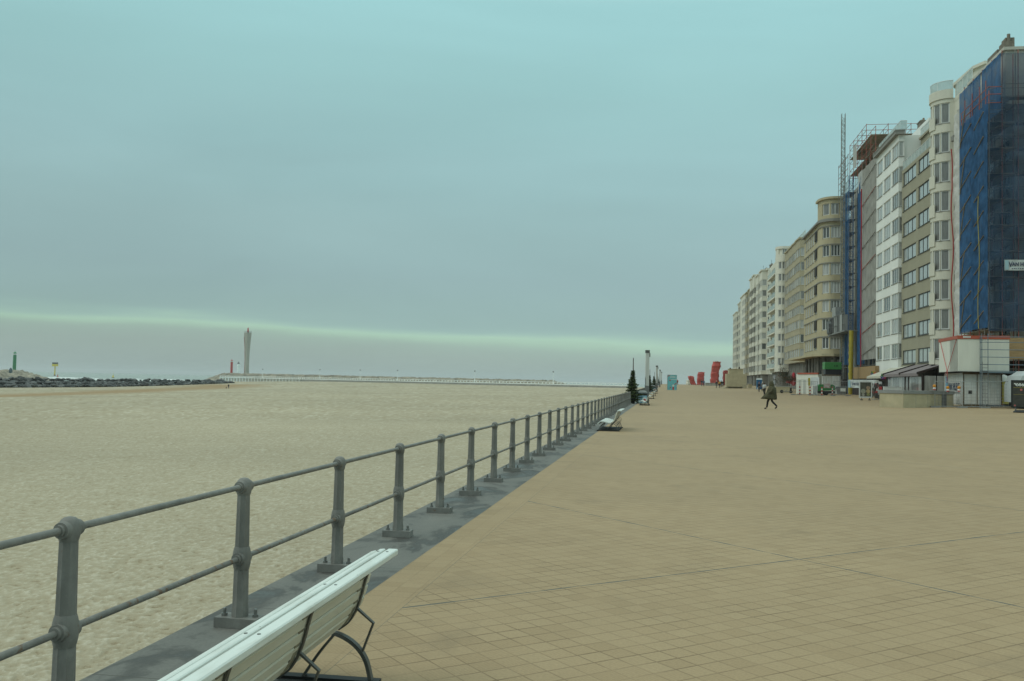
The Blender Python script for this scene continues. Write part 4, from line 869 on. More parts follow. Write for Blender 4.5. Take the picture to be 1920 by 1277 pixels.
def make_bench(loc, label, group):
    b = thing('bench', label, 'bench', loc, 0, group)
    seat = [tuple(p) for p in smooth([(.05, .21), (.08, .262), (.145, .305), (.23, .305), (.32, .28), (.40, .262), (.465, .258)])]
    back = [tuple(p) for p in smooth([(.50, .285), (.55, .325), (.588, .39), (.612, .46), (.632, .54), (.655, .605)])]
    for name, curve, n, wd, th, m_ in (('seat', seat, 8, .052, .030, M_BWHITE), ('backrest', back, 6, .056, .034, M_BBACK)):
        L_ = curve_len(curve); q = MB()
        for k in range(n):
            s_ = L_[-1] * (k + .5) / n; p = pt_at(curve, L_, s_); a, c = pt_at(curve, L_, max(0, s_ - .02)), pt_at(curve, L_, min(L_[-1], s_ + .02))
            j = random.uniform(-.004, .004); slat(q, p, (c[0] - a[0], c[1] - a[1]), wd, th, j, BL + j)
        q.build(name, m_, b)
    q = MB(); slat(q, (.670, .648), (1, .30), .030, .026, -.006, BL - .03, .004); slat(q, (.710, .657), (1, .10), .031, .026, -.002, BL - .012, .004); slat(q, (.762, .655), (1, 0), .054, .030, .004, BL, .005); q.build('top_slats', M_BWHITE, b)
    for y in FR:
        scr = MB()
        for x, z in ((.709, .6695), (.756, .6695)): scr.lathe([(.007, 0), (.007, .002)], (x, y + .02, z), n=8)
        scr.build('screw', M_BLEG, b)
        f = MB()
        f.strip([(x, y, z - .025) for x, z in seat], .035, .008, (0, 1, 0))
        f.strip([(x + .022, y, z - .012) for x, z in back] + [(.69, y, .636), (.755, y, .636)], .026, .008, (0, 1, 0))
        f.strip(smooth([(.36, y, .265), (.44, y, .262), (.53, y, .245), (.61, y, .20), (.665, y, .13), (.695, y, .03)]), .036, .018, (0, 1, 0))
        f.strip(smooth([(.33, y, .285), (.22, y, .235), (.13, y, .15), (.07, y, .03)]), .036, .018, (0, 1, 0))
        f.strip([(.612, y, .385), (.70, y, .315), (.645, y, .165)], .022, .010, (0, 1, 0))
        f.strip(smooth([(.50, y, .25), (.42, y, .15), (.34, y, .03)]), .03, .012, (0, 1, 0))
        f.build('leg_frame', M_BLEG, b)
        g = MB(); g.box(.02, .74, y - .03, y + .03, .001, .034); g.build('base_bar', M_BBASE, b)
        d_ = MB(); d_.strip([(x + .010, y - .045, z - .0165) for x, z in back[6:]], .05, .004, (0, 1, 0)); d_.build('dirt_strip', mat('weathered_batten', (.30, .27, .19), rough=.8, c2=(.16, .14, .10), scale=14), b)
    g = MB(); g.box(.05, .71, FR[0] + .03, FR[-1] - .03, .004, .022)
    g.build('base_plate', M_BBASE, b)
    return b
bench = make_bench((-2.095, 2.15, gz(-2, 3)), 'white slatted bench cut off by the lower edge, nearest to the camera', 'benches along the railing')
bench.rotation_euler.z = R(1.0)
for y, lb in ((30.4, 'white slatted bench standing alone halfway along the near railing'), (66.6, 'white slatted bench in front of the wrapped bin and lamp column'),
              (94, 'white slatted bench just behind the tall lamp column, nearest of three'), (111, 'white slatted bench behind the tall lamp column, middle of three'), (131, 'white slatted bench behind the tall lamp column, farthest of three')):
    dup(bench, (-2.18 if y < 60 else -1.85, y, gz(-2, y)), 0, lb)

# ================================================================== LAMPS, TREES, BINS ALONG THE RAILING
M_LAMP = mat('white_lamp_paint', (.50, .50, .47), rough=.5, var=.06, scale=2, stretch=(3, 3, .5)); M_LAMPD = mat('grey_lamp_steel', (.17, .17, .165), rough=.5, metal=.3, var=.1, scale=2); M_LHEAD = mat('lamp_head_grey', (.10, .10, .095), rough=.5)
def make_lamp(x, y, lb):
    z = gz(x, y); t = thing('lamp_column', lb, 'street lamp', (x, y, z), 0, 'lamp columns along the promenade'); q = MB()
    q.obox((0, 0), (1, .3), None, .13, .09, 1.2, 3.86); q.build('shaft', M_LAMP, t)
    q = MB(); q.obox((0, 0), (1, .3), None, .145, .105, 0, 1.35); q.add([(-.150, -.16, 0), (-.06, -.13, 0), (-.148, -.155, 2.0), (-.150, .06, 0), (-.06, .09, 0), (-.148, .055, 2.0)], [(0, 1, 2), (3, 5, 4), (0, 2, 5, 3), (1, 4, 5, 2), (0, 3, 4, 1)]); q.build('base_cladding', M_LAMPD, t)
    q = MB(); q.obox((0, 0), (1, .3), None, .15, .12, 3.86, 4.08); q.build('lamp_head', M_LHEAD, t)
    q = MB(); q.obox((.17, .03), (1, .3), None, .035, .05, 3.55, 3.86); q.build('loudspeaker', M_LHEAD, t)
    return t
lamp = make_lamp(-1.42, 73.4, 'tall white lamp column with grey base, nearest of the row along the railing')
for y, lb in ((150, 'white lamp column second nearest in the row along the railing'), (226, 'white lamp column third in the row along the railing'), (310, 'white lamp column farthest in the row along the railing')):
    dup(lamp, (-1.42, y, gz(-1.4, y)), 0, lb)

def needle_material():
    m = bpy.data.materials.new('conifer_needles'); m.use_nodes = True; nt = m.node_tree; N = nt.nodes.new; L = nt.links.new; b = nt.nodes['Principled BSDF']; b.inputs['Roughness'].default_value = .8; b.inputs['Specular IOR Level'].default_value = .2
    g = N('ShaderNodeNewGeometry'); r = N('ShaderNodeValToRGB'); L(g.outputs['Random Per Island'], r.inputs[0]); e = r.color_ramp.elements; e[0].color = (.022, .036, .014, 1); e[1].color = (.11, .13, .05, 1); x = e.new(.55); x.color = (.055, .078, .028, 1); L(r.outputs[0], b.inputs['Base Color']); return m
M_NEEDLE = needle_material(); M_BARK = mat('dark_bark', (.055, .042, .03), rough=.9, var=.3, scale=8); M_POT = mat('black_plant_pot', (.02, .02, .02), rough=.5)
def conifer_mesh(h, r, seed, dens=1.0):
    rn = random.Random(seed); q = MB(); z = .30
    while z < h:
        t = (z - .3) / (h - .3); R_ = r * (1 - t) ** .8 * rn.uniform(.75, 1.12) + .05; nb = max(5, int((13 - 5 * t) * dens))
        for k in range(nb):
            a = 2 * math.pi * (k + rn.random()) / nb; ln = R_ * rn.uniform(.5, 1.15); d = Vector((math.cos(a), math.sin(a), 0)); drop = -.18 + .5 * t + rn.uniform(-.12, .12); side = Vector((-d.y, d.x, 0))
            n = max(3, int(ln / .055))
            for i in range(n):
                u = (i + .6) / n; p = d * ln * u + Vector((0, 0, z + ln * u * drop + .05 * u * u)); wl = .19 * (1.1 - .45 * u)
                for sgn in (-1, 1):
                    dr = (side * sgn * .8 + d * .6 + Vector((0, 0, rn.uniform(-.25, .35)))).normalized() * wl * rn.uniform(.7, 1.25); up = (Vector((rn.gauss(0, 1), rn.gauss(0, 1), rn.gauss(0, 1))).cross(dr)).normalized() * .062
                    q.add([p - up * .5, p + up * .5, p + dr + up * .2, p + dr - up * .2], [(0, 1, 2, 3)])
        z += .085 * rn.uniform(.8, 1.2)
    return q
def make_tree(x, y, lb, seed):
    z = gz(x, y) - .006; t = thing('fir_tree', lb, 'tree', (x, y, z), 0, 'potted fir trees along the railing')
    q = conifer_mesh(1.95, .82, seed, .8); q.build('crown', M_NEEDLE, t)
    q = conifer_mesh(2.45, .13, seed + 1, .45); q.v = [(v[0] + .04, v[1], v[2]) for v in q.v]; q.build('crown_tip', M_NEEDLE, t)
    q = MB(); q.tube((0, 0, .3), (.03, 0, 2.4), .045, 7, .012); q.build('trunk', M_BARK, t)
    q = MB(); q.lathe([(.20, 0), (.245, .36), (.265, .36), (.265, .42), (.23, .42), (.22, .36)], n=16); q.build('pot', M_POT, t, 40)
    return t
M_MAST = mat('brown_mast', (.085, .06, .05), rough=.6)
def make_mast(x, y, lb):
    q = MB((x, y, gz(x, y) - .006)); a = q.o; q.tube(a, a + Vector((0, 0, 2.2)), .05, 8, .045); q.tube(a + Vector((0, 0, 2.2)), a + Vector((0, 0, 3.45)), .04, 8, .032); q.lathe([(.075, 0), (.085, .2), (.07, .5), (.085, .55), (.06, .6)], a + Vector((0, 0, 1.75)), n=10)
    return tag(q.build('mast', M_MAST, None, 40), lb, 'mast', 'dark masts along the railing')
trees = [(72.2, 'potted fir tree in a black pot, nearest of the row along the railing'), (148, 'potted fir tree second nearest along the railing, half hidden by the lamp column'), (206, 'potted fir tree third along the railing'), (296, 'potted fir tree farthest along the railing')]
t0 = make_tree(-2.5, trees[0][0], trees[0][1], 5); make_mast(-2.46, 72.6, 'dark bare mast rising out of the nearest potted fir tree'); 
for k, (y, lb) in enumerate(trees[1:]): dup(t0, (-2.5, y, gz(-2.5, y)), 1.7 * (k + 1), lb)
for y, lb in ((148.4, 'dark bare mast rising from the second potted fir tree'), (206.4, 'dark bare mast rising from the third potted fir tree'), (297, 'dark bare mast beside the farthest potted fir tree')): make_mast(-2.46, y, lb)

M_WRAP = mat('blue_white_wrap', (.10, .30, .42), rough=.5, c2=(.55, .62, .64), scale=2.6, detail=1); M_LID = mat('grey_bin_lid', (.22, .225, .22), rough=.5); M_REDP = mat('red_print', (.42, .05, .05), rough=.6); M_WHITEP = mat('white_print', (.62, .63, .60), rough=.6)
def make_bin(x, y, lb):
    t = thing('litter_bin', lb, 'litter bin', (x, y, gz(x, y)), .25, 'wrapped litter bins beside the lamp columns'); q = MB(); q.box(-.34, .34, -.34, .34, .02, .80); q.build('body', M_WRAP, t, bevel=.03)
    q = MB(); q.loft([[(-.36, -.36, .80), (.36, -.36, .80), (.36, .36, .80), (-.36, .36, .80)], [(-.34, -.34, .90), (.34, -.34, .90), (.34, .34, .90), (-.34, .34, .90)], [(-.2, -.2, .99), (.2, -.2, .99), (.2, .2, .99), (-.2, .2, .99)]]); q.build('lid', M_LID, t)
    q = MB(); q.lathe([(.20, 0), (.20, .006)], (.14, -.348, .26), 'Y', 18); q.build('white_spot', M_WHITEP, t); q = MB(); q.lathe([(.11, 0), (.11, .006)], (.16, -.356, .26), 'Y', 9, rad=lambda a: 1 + .25 * math.sin(5 * a)); q.build('red_flower', M_REDP, t)
    q = MB(); q.box(-.36, .36, -.352, -.343, .62, .78); q.build('slot', M_DARKGAP, t); return t
b0 = make_bin(-1.80, 72.6, 'blue and white wrapped litter bin with a red flower, behind the near bench')
for y, lb in ((149.2, 'blue and white wrapped litter bin beside the second lamp column'), (214, 'blue and white wrapped litter bin beside the third lamp column')): dup(b0, (-2.0, y, gz(-2, y)), .25, lb)

# poster board standing on the promenade
p = gp(1260, 172); pb = thing('poster_board', 'turquoise poster board with red and white decoration standing on the promenade', 'poster board', p, R(4))
q = MB(); q.box(-.80, .80, -.06, .06, .05, 2.72); q.build('panel', mat('turquoise_print', (.14, .42, .46), rough=.6, var=.12, scale=1.5), pb)
q = MB(); q.box(-.86, -.805, -.08, .08, 0, 2.76); q.box(.805, .86, -.08, .08, 0, 2.76); q.box(-.805, .805, -.08, .08, 2.725, 2.76); q.build('frame', mat('pale_aluminium', (.4, .42, .42), rough=.4, metal=.3), pb)
q = MB(); q.add([(-.8, -.066, 2.35), (-.3, -.066, 2.72), (-.5, -.066, 2.72), (-.8, -.066, 2.5)], [(0, 1, 2, 3)]); q.lathe([(.12, 0), (.12, .005)], (-.36, -.07, 1.75), 'Y', 10); q.add([(.05, -.066, .1), (.38, -.066, .1), (.34, -.066, .62), (.1, -.066, .62)], [(0, 1, 2, 3)]); q.beam((.38, -.066, 1.0), (.78, -.066, 1.3), .01, .1); q.lathe([(.1, 0), (.1, .005)], (-.28, -.07, .48), 'Y', 7); q.build('red_shape', M_REDP, pb)
q = MB(); q.lathe([(.2, 0), (.2, .005)], (.22, -.072, .82), 'Y', 9); 
for z, a, c in ((2.42, -.35, .5), (2.2, -.4, .55), (1.86, -.25, .7)): 
    x = a
    while x < c: w_ = random.uniform(.06, .16); q.box(x, x + w_, -.07, -.063, z, z + .1); x += w_ + .03
q.build('white_shape', M_WHITEP, pb)

# ================================================================== SCULPTURES (plain crumpled red forms), BLOCK HOUSE
M_SCULPT = mat('crumpled_red_steel', (.42, .075, .06), rough=.45, var=.22, scale=.9, spec=.35)
def crumpled(w_, dp, h, seed, lean=0, twist=.15, n=14, m_=16):
    rn = random.Random(seed); q = MB(); rings = []
    for j in range(m_ + 1):
        v = j / m_; r_ = []; sx = 1 + .07 * math.sin(v * 5 + seed) + rn.uniform(-.04, .04)
        if v > .93: sx *= .86
        for i in range(n):
            a = 2 * math.pi * i / n + twist * v; ca, sa = math.cos(a), math.sin(a); k = (abs(ca) ** 5 + abs(sa) ** 5) ** (-1 / 5) * rn.uniform(.84, 1.06)
            r_.append((w_ / 2 * ca * k * sx + lean * v * h + .05 * w_ * math.sin(v * 5 + seed), dp / 2 * sa * k * sx, h * v + (rn.uniform(-.15, .15) if 0 < j < m_ else (0 if j == 0 else .12 * math.sin(3 * a)))))
        rings.append(r_)
    q.loft(rings); return q
for i, (px0, px1, h, lb, lean, sd) in enumerate(((1293, 1305, 3.0, 'red crumpled metal sculpture leaning to the left, lowest of the four', -.42, 3), (1306, 1321, 4.4, 'broad red crumpled metal sculpture, second from the left', .06, 8),
        (1331, 1349, 7.9, 'tallest red crumpled metal sculpture, an upright column', .10, 21), (1354, 1368, 5.0, 'red crumpled metal sculpture half hidden by the concrete block house', .03, 13))):
    y = 322 + (i % 2) * 3; a, b = gp(px0, y), gp(px1, y); wd = (b.x - a.x) * .93
    t = crumpled(wd, wd * .8, h, sd, lean); tag(t.build('sculpture', M_SCULPT, None, 20, loc=(a.x + wd * .55 - lean * h * .3, y, gz(a.x, y) - .05)), lb, 'sculpture', 'red sculptures at the end of the promenade')
    t = MB((a.x, y, 0)); t.box(a.x, b.x, y - wd * .55, y + wd * .55, gz(a.x, y) - .05, gz(a.x, y) + .12); tag(t.build('plinth', M_CONC), f'low plinth under the {("leaning low", "broad", "tallest", "half hidden")[i]} red sculpture', 'plinth')
p1 = gp(1336, 300); q = MB(p1); q.box(p1.x - 2.2, p1.x + 1.6, 299, 301, p1.z, p1.z + .75); q.box(p1.x - 2.4, p1.x + 1.8, 298.9, 301.1, p1.z + .75, p1.z + .85); tag(q.build('low_wall', M_CONC), 'low beige wall between the broad and the tallest red sculpture', 'wall')
p1 = gp(1290, 318); q = MB(p1); q.lathe([(.7, 0), (.75, .5), (.55, 1.0), (.6, 1.2), (.5, 1.6), (.2, 1.65)], p1, n=8); tag(q.build('stone_block', M_PALE), 'pale stone block left of the leaning red sculpture', 'stone block')
M_BLOCK = mat('beige_concrete', (.42, .36, .235), rough=.85, var=.12, scale=1.2); M_BLOCK2 = mat('beige_concrete_plain', (.36, .32, .22), rough=.85, var=.16, scale=2.2, stretch=(1, 1, .5))
a, b = gp(1362, 224), gp(1400, 224); z = a.z; bh = thing('block_house', 'beige concrete block house with a stepped roof, in front of the red sculptures', 'building', (a.x, 224, z))
q = MB(bh.location); q.box(a.x, b.x, 224, 229, z + .42, z + 3.35); q.build('wall', M_BLOCK, bh); q = MB(bh.location); q.box(a.x + .7, b.x - .7, 225, 230.5, z + 3.35, z + 4.45); q.box(a.x + .6, b.x - .6, 224.9, 230.6, z + 4.45, z + 4.55); q.build('upper_storey', M_BLOCK, bh)
q = MB(bh.location); q.box(a.x + .5, b.x - .5, 224.6, 228.6, z - .1, z + .42); q.build('base', M_BLOCK2, bh); q = MB(bh.location); q.add([(a.x - .9, 224.1, z + .02), (a.x + .45, 224.1, z - .02), (a.x + .45, 224.1, z + .42), (a.x - .9, 228, z + .02), (a.x + .45, 228, z - .02), (a.x + .45, 228, z + .42)], [(0, 1, 2), (3, 5, 4), (0, 2, 5, 3), (1, 4, 5, 2), (0, 3, 4, 1)]); q.box(b.x - .95, b.x - .05, 223.2, 223.99, z, z + .9); q.build('step', M_BLOCK2, bh)
for k, (dx, h) in enumerate(((.95, .22), (3.0, .5))):
    q = MB((a.x + dx, 226, z + 4.55)); q.lathe([(.16, 0), (.2, h * .4), (.12, h * .7), (.15, h)], q.o, n=8); tag(q.build('roof_vent', M_DARKGAP), ('low dark vent on the left of the block house roof', 'taller dark vent on the right of the block house roof')[k], 'roof vent')

# ================================================================== PLANTERS, STREET TREE, FAR STREET FURNITURE
def planter(px0, px1, y, h, lb, dpt=1.6):
    a, b = gp(px0, y), gp(px1, y); t = thing('planter', lb, 'planter', (a.x, y, a.z)); q = MB(t.location); q.box(a.x, b.x, y, y + dpt, a.z - .1, a.z + h - .12); q.build('body', M_BLOCK, t); q = MB(t.location); q.box(a.x - .05, b.x + .05, y - .05, y + dpt + .05, a.z + h - .12, a.z + h); q.build('coping', M_CONC, t); return t
planter(1455, 1481, 156, 1.15, 'long beige concrete planter beside the olive tree'); planter(1403, 1410, 235, 1.1, 'small square beige planter right of the block house')
def leaf_material(name, a, b, c):
    m = bpy.data.materials.new(name); m.use_nodes = True; nt = m.node_tree; N = nt.nodes.new; L = nt.links.new; bs = nt.nodes['Principled BSDF']; bs.inputs['Roughness'].default_value = .7
    g = N('ShaderNodeNewGeometry'); r = N('ShaderNodeValToRGB'); L(g.outputs['Random Per Island'], r.inputs[0]); e = r.color_ramp.elements; e[0].color = (*a, 1); e[1].color = (*c, 1); x = e.new(.65); x.color = (*b, 1); L(r.outputs[0], bs.inputs['Base Color']); return m
p = gp(1481, 172); t = thing('street_tree', 'small bushy tree with green and rusty leaves in a black pot', 'tree', p); q = MB(); rn = random.Random(4)
for c in range(16):
    cx, cy, cz = rn.gauss(-.5, .75), rn.gauss(0, .6), 2.5 + rn.gauss(0, .55)
    for k in range(70):
        o = Vector((rn.gauss(0, .34) + cx, rn.gauss(0, .34) + cy, rn.gauss(0, .28) + cz)); d = Vector((rn.gauss(0, 1), rn.gauss(0, 1), rn.gauss(0, 1))).normalized() * .10; e = d.cross(Vector((rn.random(), rn.random(), rn.random()))).normalized() * .06
        q.add([o - d, o + e, o + d, o - e], [(0, 1, 2, 3)])
q.build('crown', leaf_material('rusty_leaves', (.03, .04, .018), (.06, .065, .03), (.16, .06, .025)), t); q = MB(); q.tube((0, 0, .5), (-.1, 0, 1.7), .07, 7, .05)
for k in range(7): q.tube((-.1, 0, 1.6), (rn.gauss(-.5, .6), rn.gauss(0, .5), 2.4 + rn.random() * .6), .035, 5, .012)
q.build('trunk', M_BARK, t); q = MB(); q.lathe([(.26, 0), (.36, .62), (.38, .66), (.34, .66)], n=14); q.build('pot', M_POT, t, 40)
p = gp(1475, 154.5); t = thing('handcart', 'low dark wheeled cart beside the long concrete planter', 'cart', p); q = MB(); q.box(-.8, .8, -.25, .25, .22, .30); q.beam((-.2, 0, .3), (.1, 0, .62), .3, .05); q.build('bed', M_LAMPD, t)
for x in (-.75, .65):
    q = MB(); q.lathe([(.22, -.06), (.26, -.03), (.26, .03), (.22, .06)], (x, 0, .26), 'Y', 14); q.build('wheel', M_POT, t)
p = gp(1485.5, 178); t = thing('parasol', 'bright red folded parasol and red awning beside the site cabin', 'parasol', p); q = MB(); q.lathe([(.16, 1.0), (.42, 1.4), (.36, 2.6), (.24, 3.2), (.1, 3.4)], (.25, 0, 0), n=9, rad=lambda a: 1 + .15 * math.sin(4 * a)); q.build('canopy', mat('red_fabric', (.42, .03, .045), rough=.7, var=.2, scale=3), t); q = MB(); q.add([(-1.1, -.3, 1.5), (.3, -.3, 1.35), (.3, -.3, 2.15), (-.9, -.3, 1.95), (-1.1, .4, 1.5), (.3, .4, 1.35), (.3, .4, 2.15), (-.9, .4, 1.95)], [(0, 1, 2, 3), (7, 6, 5, 4), (0, 3, 7, 4), (3, 2, 6, 7), (0, 4, 5, 1), (1, 5, 6, 2)]); q.build('awning', mat('red_fabric', (.42, .03, .045)), t); q = MB(); q.tube((.25, 0, 0), (.25, 0, 3.5), .03, 6); q.build('pole', M_LAMPD, t)
p = gp(1462.5, 190); q = MB(p); q.tube(p, p + Vector((0, 0, 4.9)), .07, 8, .05); q.lathe([(.06, 0), (.24, .1), (.26, .25), (.08, .35)], p + Vector((0, 0, 4.9)), n=10); tag(q.build('street_lamp', M_LHEAD, None, 40), 'thin grey street lamp before the white curved house', 'street lamp')
p = gp(1423.5, 206); t = thing('portable_toilet', 'blue portable toilet with a pale roof by the far houses', 'portable toilet', p); q = MB(); q.box(-.55, .55, -.55, .55, 0, 2.05); q.build('cabin', mat('blue_plastic', (.03, .13, .25), rough=.5, var=.1), t, bevel=.04); q = MB(); q.loft([[(-.6, -.6, 2.05), (.6, -.6, 2.05), (.6, .6, 2.05), (-.6, .6, 2.05)], [(-.5, -.5, 2.3), (.5, -.5, 2.3), (.5, .5, 2.3), (-.5, .5, 2.3)]]); q.build('roof', mat('pale_roof_plastic', (.5, .53, .53), rough=.5), t); q = MB(); q.box(-.4, .4, -.58, -.552, .1, 1.9); q.build('door', mat('blue_door', (.02, .09, .2), rough=.5), t)

# ================================================================== BUILDING SITE ON THE RIGHT
UX, UY = math.cos(R(TILT)), math.sin(R(TILT))
M_CAB = mat('cream_site_cabin', (.62, .61, .54), rough=.6, var=.05, scale=1.0, stretch=(2, 2, .4)); M_ORED = mat('orange_red_trim', (.36, .075, .04), rough=.5, var=.08, scale=2); M_CONT = mat('white_container_paint', (.62, .63, .61), rough=.55, c2=(.50, .48, .43), scale=1.6, stretch=(2, 2, .6))
M_RUSTY = mat('rusty_edge', (.12, .09, .055), rough=.9, var=.4, scale=5); M_STEELB = mat('blue_grey_steel', (.13, .17, .20), rough=.5, metal=.3)
def corrugated(mb, x0, x1, y, z0, z1, out=-1, n=None, d=.035, axis='x'):
    n = n or int(abs(x1 - x0) / .14); st = (x1 - x0) / n; pts = []
    for i in range(n): a = x0 + st * i; pts += [(a, 0), (a + st * .2, d), (a + st * .5, d), (a + st * .7, 0)]
    pts.append((x1, 0)); vs = []
    for a, o in pts:
        for z in (z0, z1): vs.append((a, y + out * o, z) if axis == 'x' else (y + out * o, a, z))
    mb.add(vs, [(2 * i, 2 * i + 2, 2 * i + 3, 2 * i + 1) for i in range(len(pts) - 1)])
# lower white container, then the cabin stacked on it; both turned with the paving
cb = at_y(1806, 740, 76.2); zc = gz(24, 77); org = Vector((cb.x, 76.2, zc))
ct = thing('shipping_container', 'white steel container with double doors under the cream site cabin', 'container', org, R(-3))
q = MB(); q.box(.02, 2.68, .06, 6, .14, 2.58); q.build('body', M_CONT, ct); q = MB(); corrugated(q, .1, 6, .02, .2, 2.5, -1, axis='y', d=.04); corrugated(q, 1.35, 2.6, .05, .25, 2.45, n=10); q.build('side_panel', M_CONT, ct)
for x0, x1 in ((.08, .95), (1.0, 2.62)):
    q = MB(); q.box(x0, x1, .0, .05, .22, 2.46); q.build('door', M_CONT, ct)
q = MB()
for x in (.03, .97, 2.67): q.box(x - .03, x + .03, -.02, .06, .12, 2.6)
q.box(-.03, 2.73, -.025, .06, 2.48, 2.62); q.box(-.03, 2.73, -.025, .06, .08, .2); q.build('corner_post', M_RUSTY, ct); q = MB(); q.box(.36, .62, -.012, -.002, 1.0, 1.26); q.build('vent', M_DARKGAP, ct)
q = MB()
for x in (1.4, 1.85, 2.3): q.tube((x, -.03, .25), (x, -.03, 2.45), .018, 6); q.box(x - .05, x + .06, -.05, -.002, .9, .98)
q.build('lock_bar', M_CONT, ct)
put_text('VAN HUELE', .80, M_NAVY, ct, (-.045, 4.6, 1.25), (R(90), 0, R(-90)), .02, .85); q = MB(); q.box(-.05, -.04, 4.75, 5.5, 1.0, 2.3); q.build('blue_emblem', mat('blue_print', (.12, .28, .40), rough=.6), ct)
q = MB()
for k in range(9): q.box(-.05, -.04, .9 + .4 * k, 1.15 + .4 * k, 1.02, 1.12)
q.build('small_print', M_LAMPD, ct)
zb = zc + 2.68; p = at_y(1796, 690, 75.6); cab = thing('site_cabin', 'cream site cabin with an orange red roof edge stacked on the white containers', 'site cabin', (p.x, 75.6, zb), R(-3))
q = MB(); q.box(0, 3.55, .03, 2.5, .0, 2.42); q.loft([[(-.0, .03, 0), (0, .03, 2.42), (0, 6.2, 2.42), (0, 6.2, 0)], [(3.5, .04, 0), (3.5, .04, 2.41), (3.5, 6.2, 2.41), (3.5, 6.2, 0)]]); q.build('body', M_CAB, cab); q = MB(); corrugated(q, .06, 3.5, .028, .08, 2.4, n=52, d=.014); q.build('front_panel', M_CAB, cab)
q = MB(); q.box(-.04, 3.6, -.02, 6.24, 2.425, 2.68); q.build('roof_edge', M_ORED, cab); q = MB(); q.box(-.02, 3.58, .0, 6.2, -.05, -.002); q.build('floor_edge', M_DARKGAP, cab)
q = MB(); q.box(.36, .88, -.035, -.022, 2.50, 2.63); q.build('sign_plate', M_WHITEP, cab)
q = MB()
for k in range(7): q.box(.41 + k * .062, .455 + k * .062, -.04, -.036, 2.54, 2.59)
q.build('sign_print', M_LAMPD, cab)
q = MB(); q.path([(-.03, .3, 2.42), (-.10, 2.8, .1), (-.2, 2.6, -.9)], .022, 5); q.path([(-.03, 5.6, 2.42), (-.10, 3.0, .1), (-.15, 3.4, -.3)], .022, 5); q.build('lifting_strap', mat('red_strap', (.5, .08, .07), rough=.6), cab)
# tube scaffold stair in front of the containers
t = thing('stair_scaffold', 'blue grey tube frame with a ladder in front of the stacked containers', 'scaffolding', (org.x + .95, org.y - 1.2, zc), R(-3)); M_T2 = M_STEELB
q = MB()
for x in (.0, .42, 3.1, 3.62): q.tube((x, 0, 0), (x, 0, 5.5), .028, 6)
for x in (.0, 3.62): q.tube((x, .45, 0), (x, .45, 5.3), .028, 6)
for z in (2.72, 3.2, 3.75, 4.3, 4.85, 5.25): q.tube((0, 0, z), (3.62, 0, z), .028, 6); q.tube((0, 0, z), (0, .45, z), .028, 6)
q.tube((0, 0, .18), (3.62, 0, .18), .03, 6); q.build('tube_frame', M_T2, t); q = MB(); q.box(0, 3.62, .02, .44, 2.58, 2.66); q.build('deck', M_STEELB, t); q = MB()
for x in (.02, .40): q.tube((x, -.05, 0), (x, -.05, 3.4), .022, 6)
for k in range(12): q.tube((.02, -.05, .25 + k * .27), (.40, -.05, .25 + k * .27), .016, 5)
q.build('ladder', M_LAMPD, t)
# wooden hoarding and dark openings under the blue netting
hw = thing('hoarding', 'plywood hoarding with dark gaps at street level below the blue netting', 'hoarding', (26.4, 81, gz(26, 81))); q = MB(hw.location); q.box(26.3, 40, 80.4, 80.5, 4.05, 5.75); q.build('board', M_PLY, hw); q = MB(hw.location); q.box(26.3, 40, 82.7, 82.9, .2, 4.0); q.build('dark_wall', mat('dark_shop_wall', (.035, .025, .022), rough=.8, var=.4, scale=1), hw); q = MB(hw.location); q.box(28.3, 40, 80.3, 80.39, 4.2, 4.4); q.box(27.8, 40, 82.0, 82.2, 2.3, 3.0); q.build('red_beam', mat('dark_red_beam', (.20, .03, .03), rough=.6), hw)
# yellow silo panel and the pale dome at the right edge
p = gp(1882, 79.6); t = thing('storage_tank', 'yellow and white upright tank behind the mesh fence', 'tank', p); q = MB(); q.lathe([(.36, .2), (.36, 2.0)], n=16); q.build('body', M_YELLOW, t, 40); q = MB(); q.lathe([(.355, 2.0), (.33, 2.25), (.22, 2.42), (.05, 2.5)], n=16); q.build('cap', M_WHITEP, t, 40)
p = gp(1930, 72); t = thing('cargo_trailer', 'rounded pale grey trailer partly hidden by the black sign board', 'trailer', p); q = MB()
q.loft([[(-.75 * s_, y_, .45), (-.75 * s_, y_, 1.7), (-.5 * s_, y_, 2.35), (0, y_, 2.7 * s_), (1.3 * s_, y_, 2.75 * s_), (1.6 * s_, y_, 1.7), (1.6 * s_, y_, .45)] for y_, s_ in ((0, .92), (.4, 1), (2.4, 1), (2.9, .93))]); q.build('body', mat('pale_grey_panel', (.40, .43, .43), rough=.4, var=.05), t, 30)
for x in (-.3, 1.1):
    q = MB(); q.lathe([(.28, -.1), (.32, -.06), (.32, .06), (.28, .1)], (x, -.05, .32), 'Y', 14); q.build('wheel', M_POT, t)
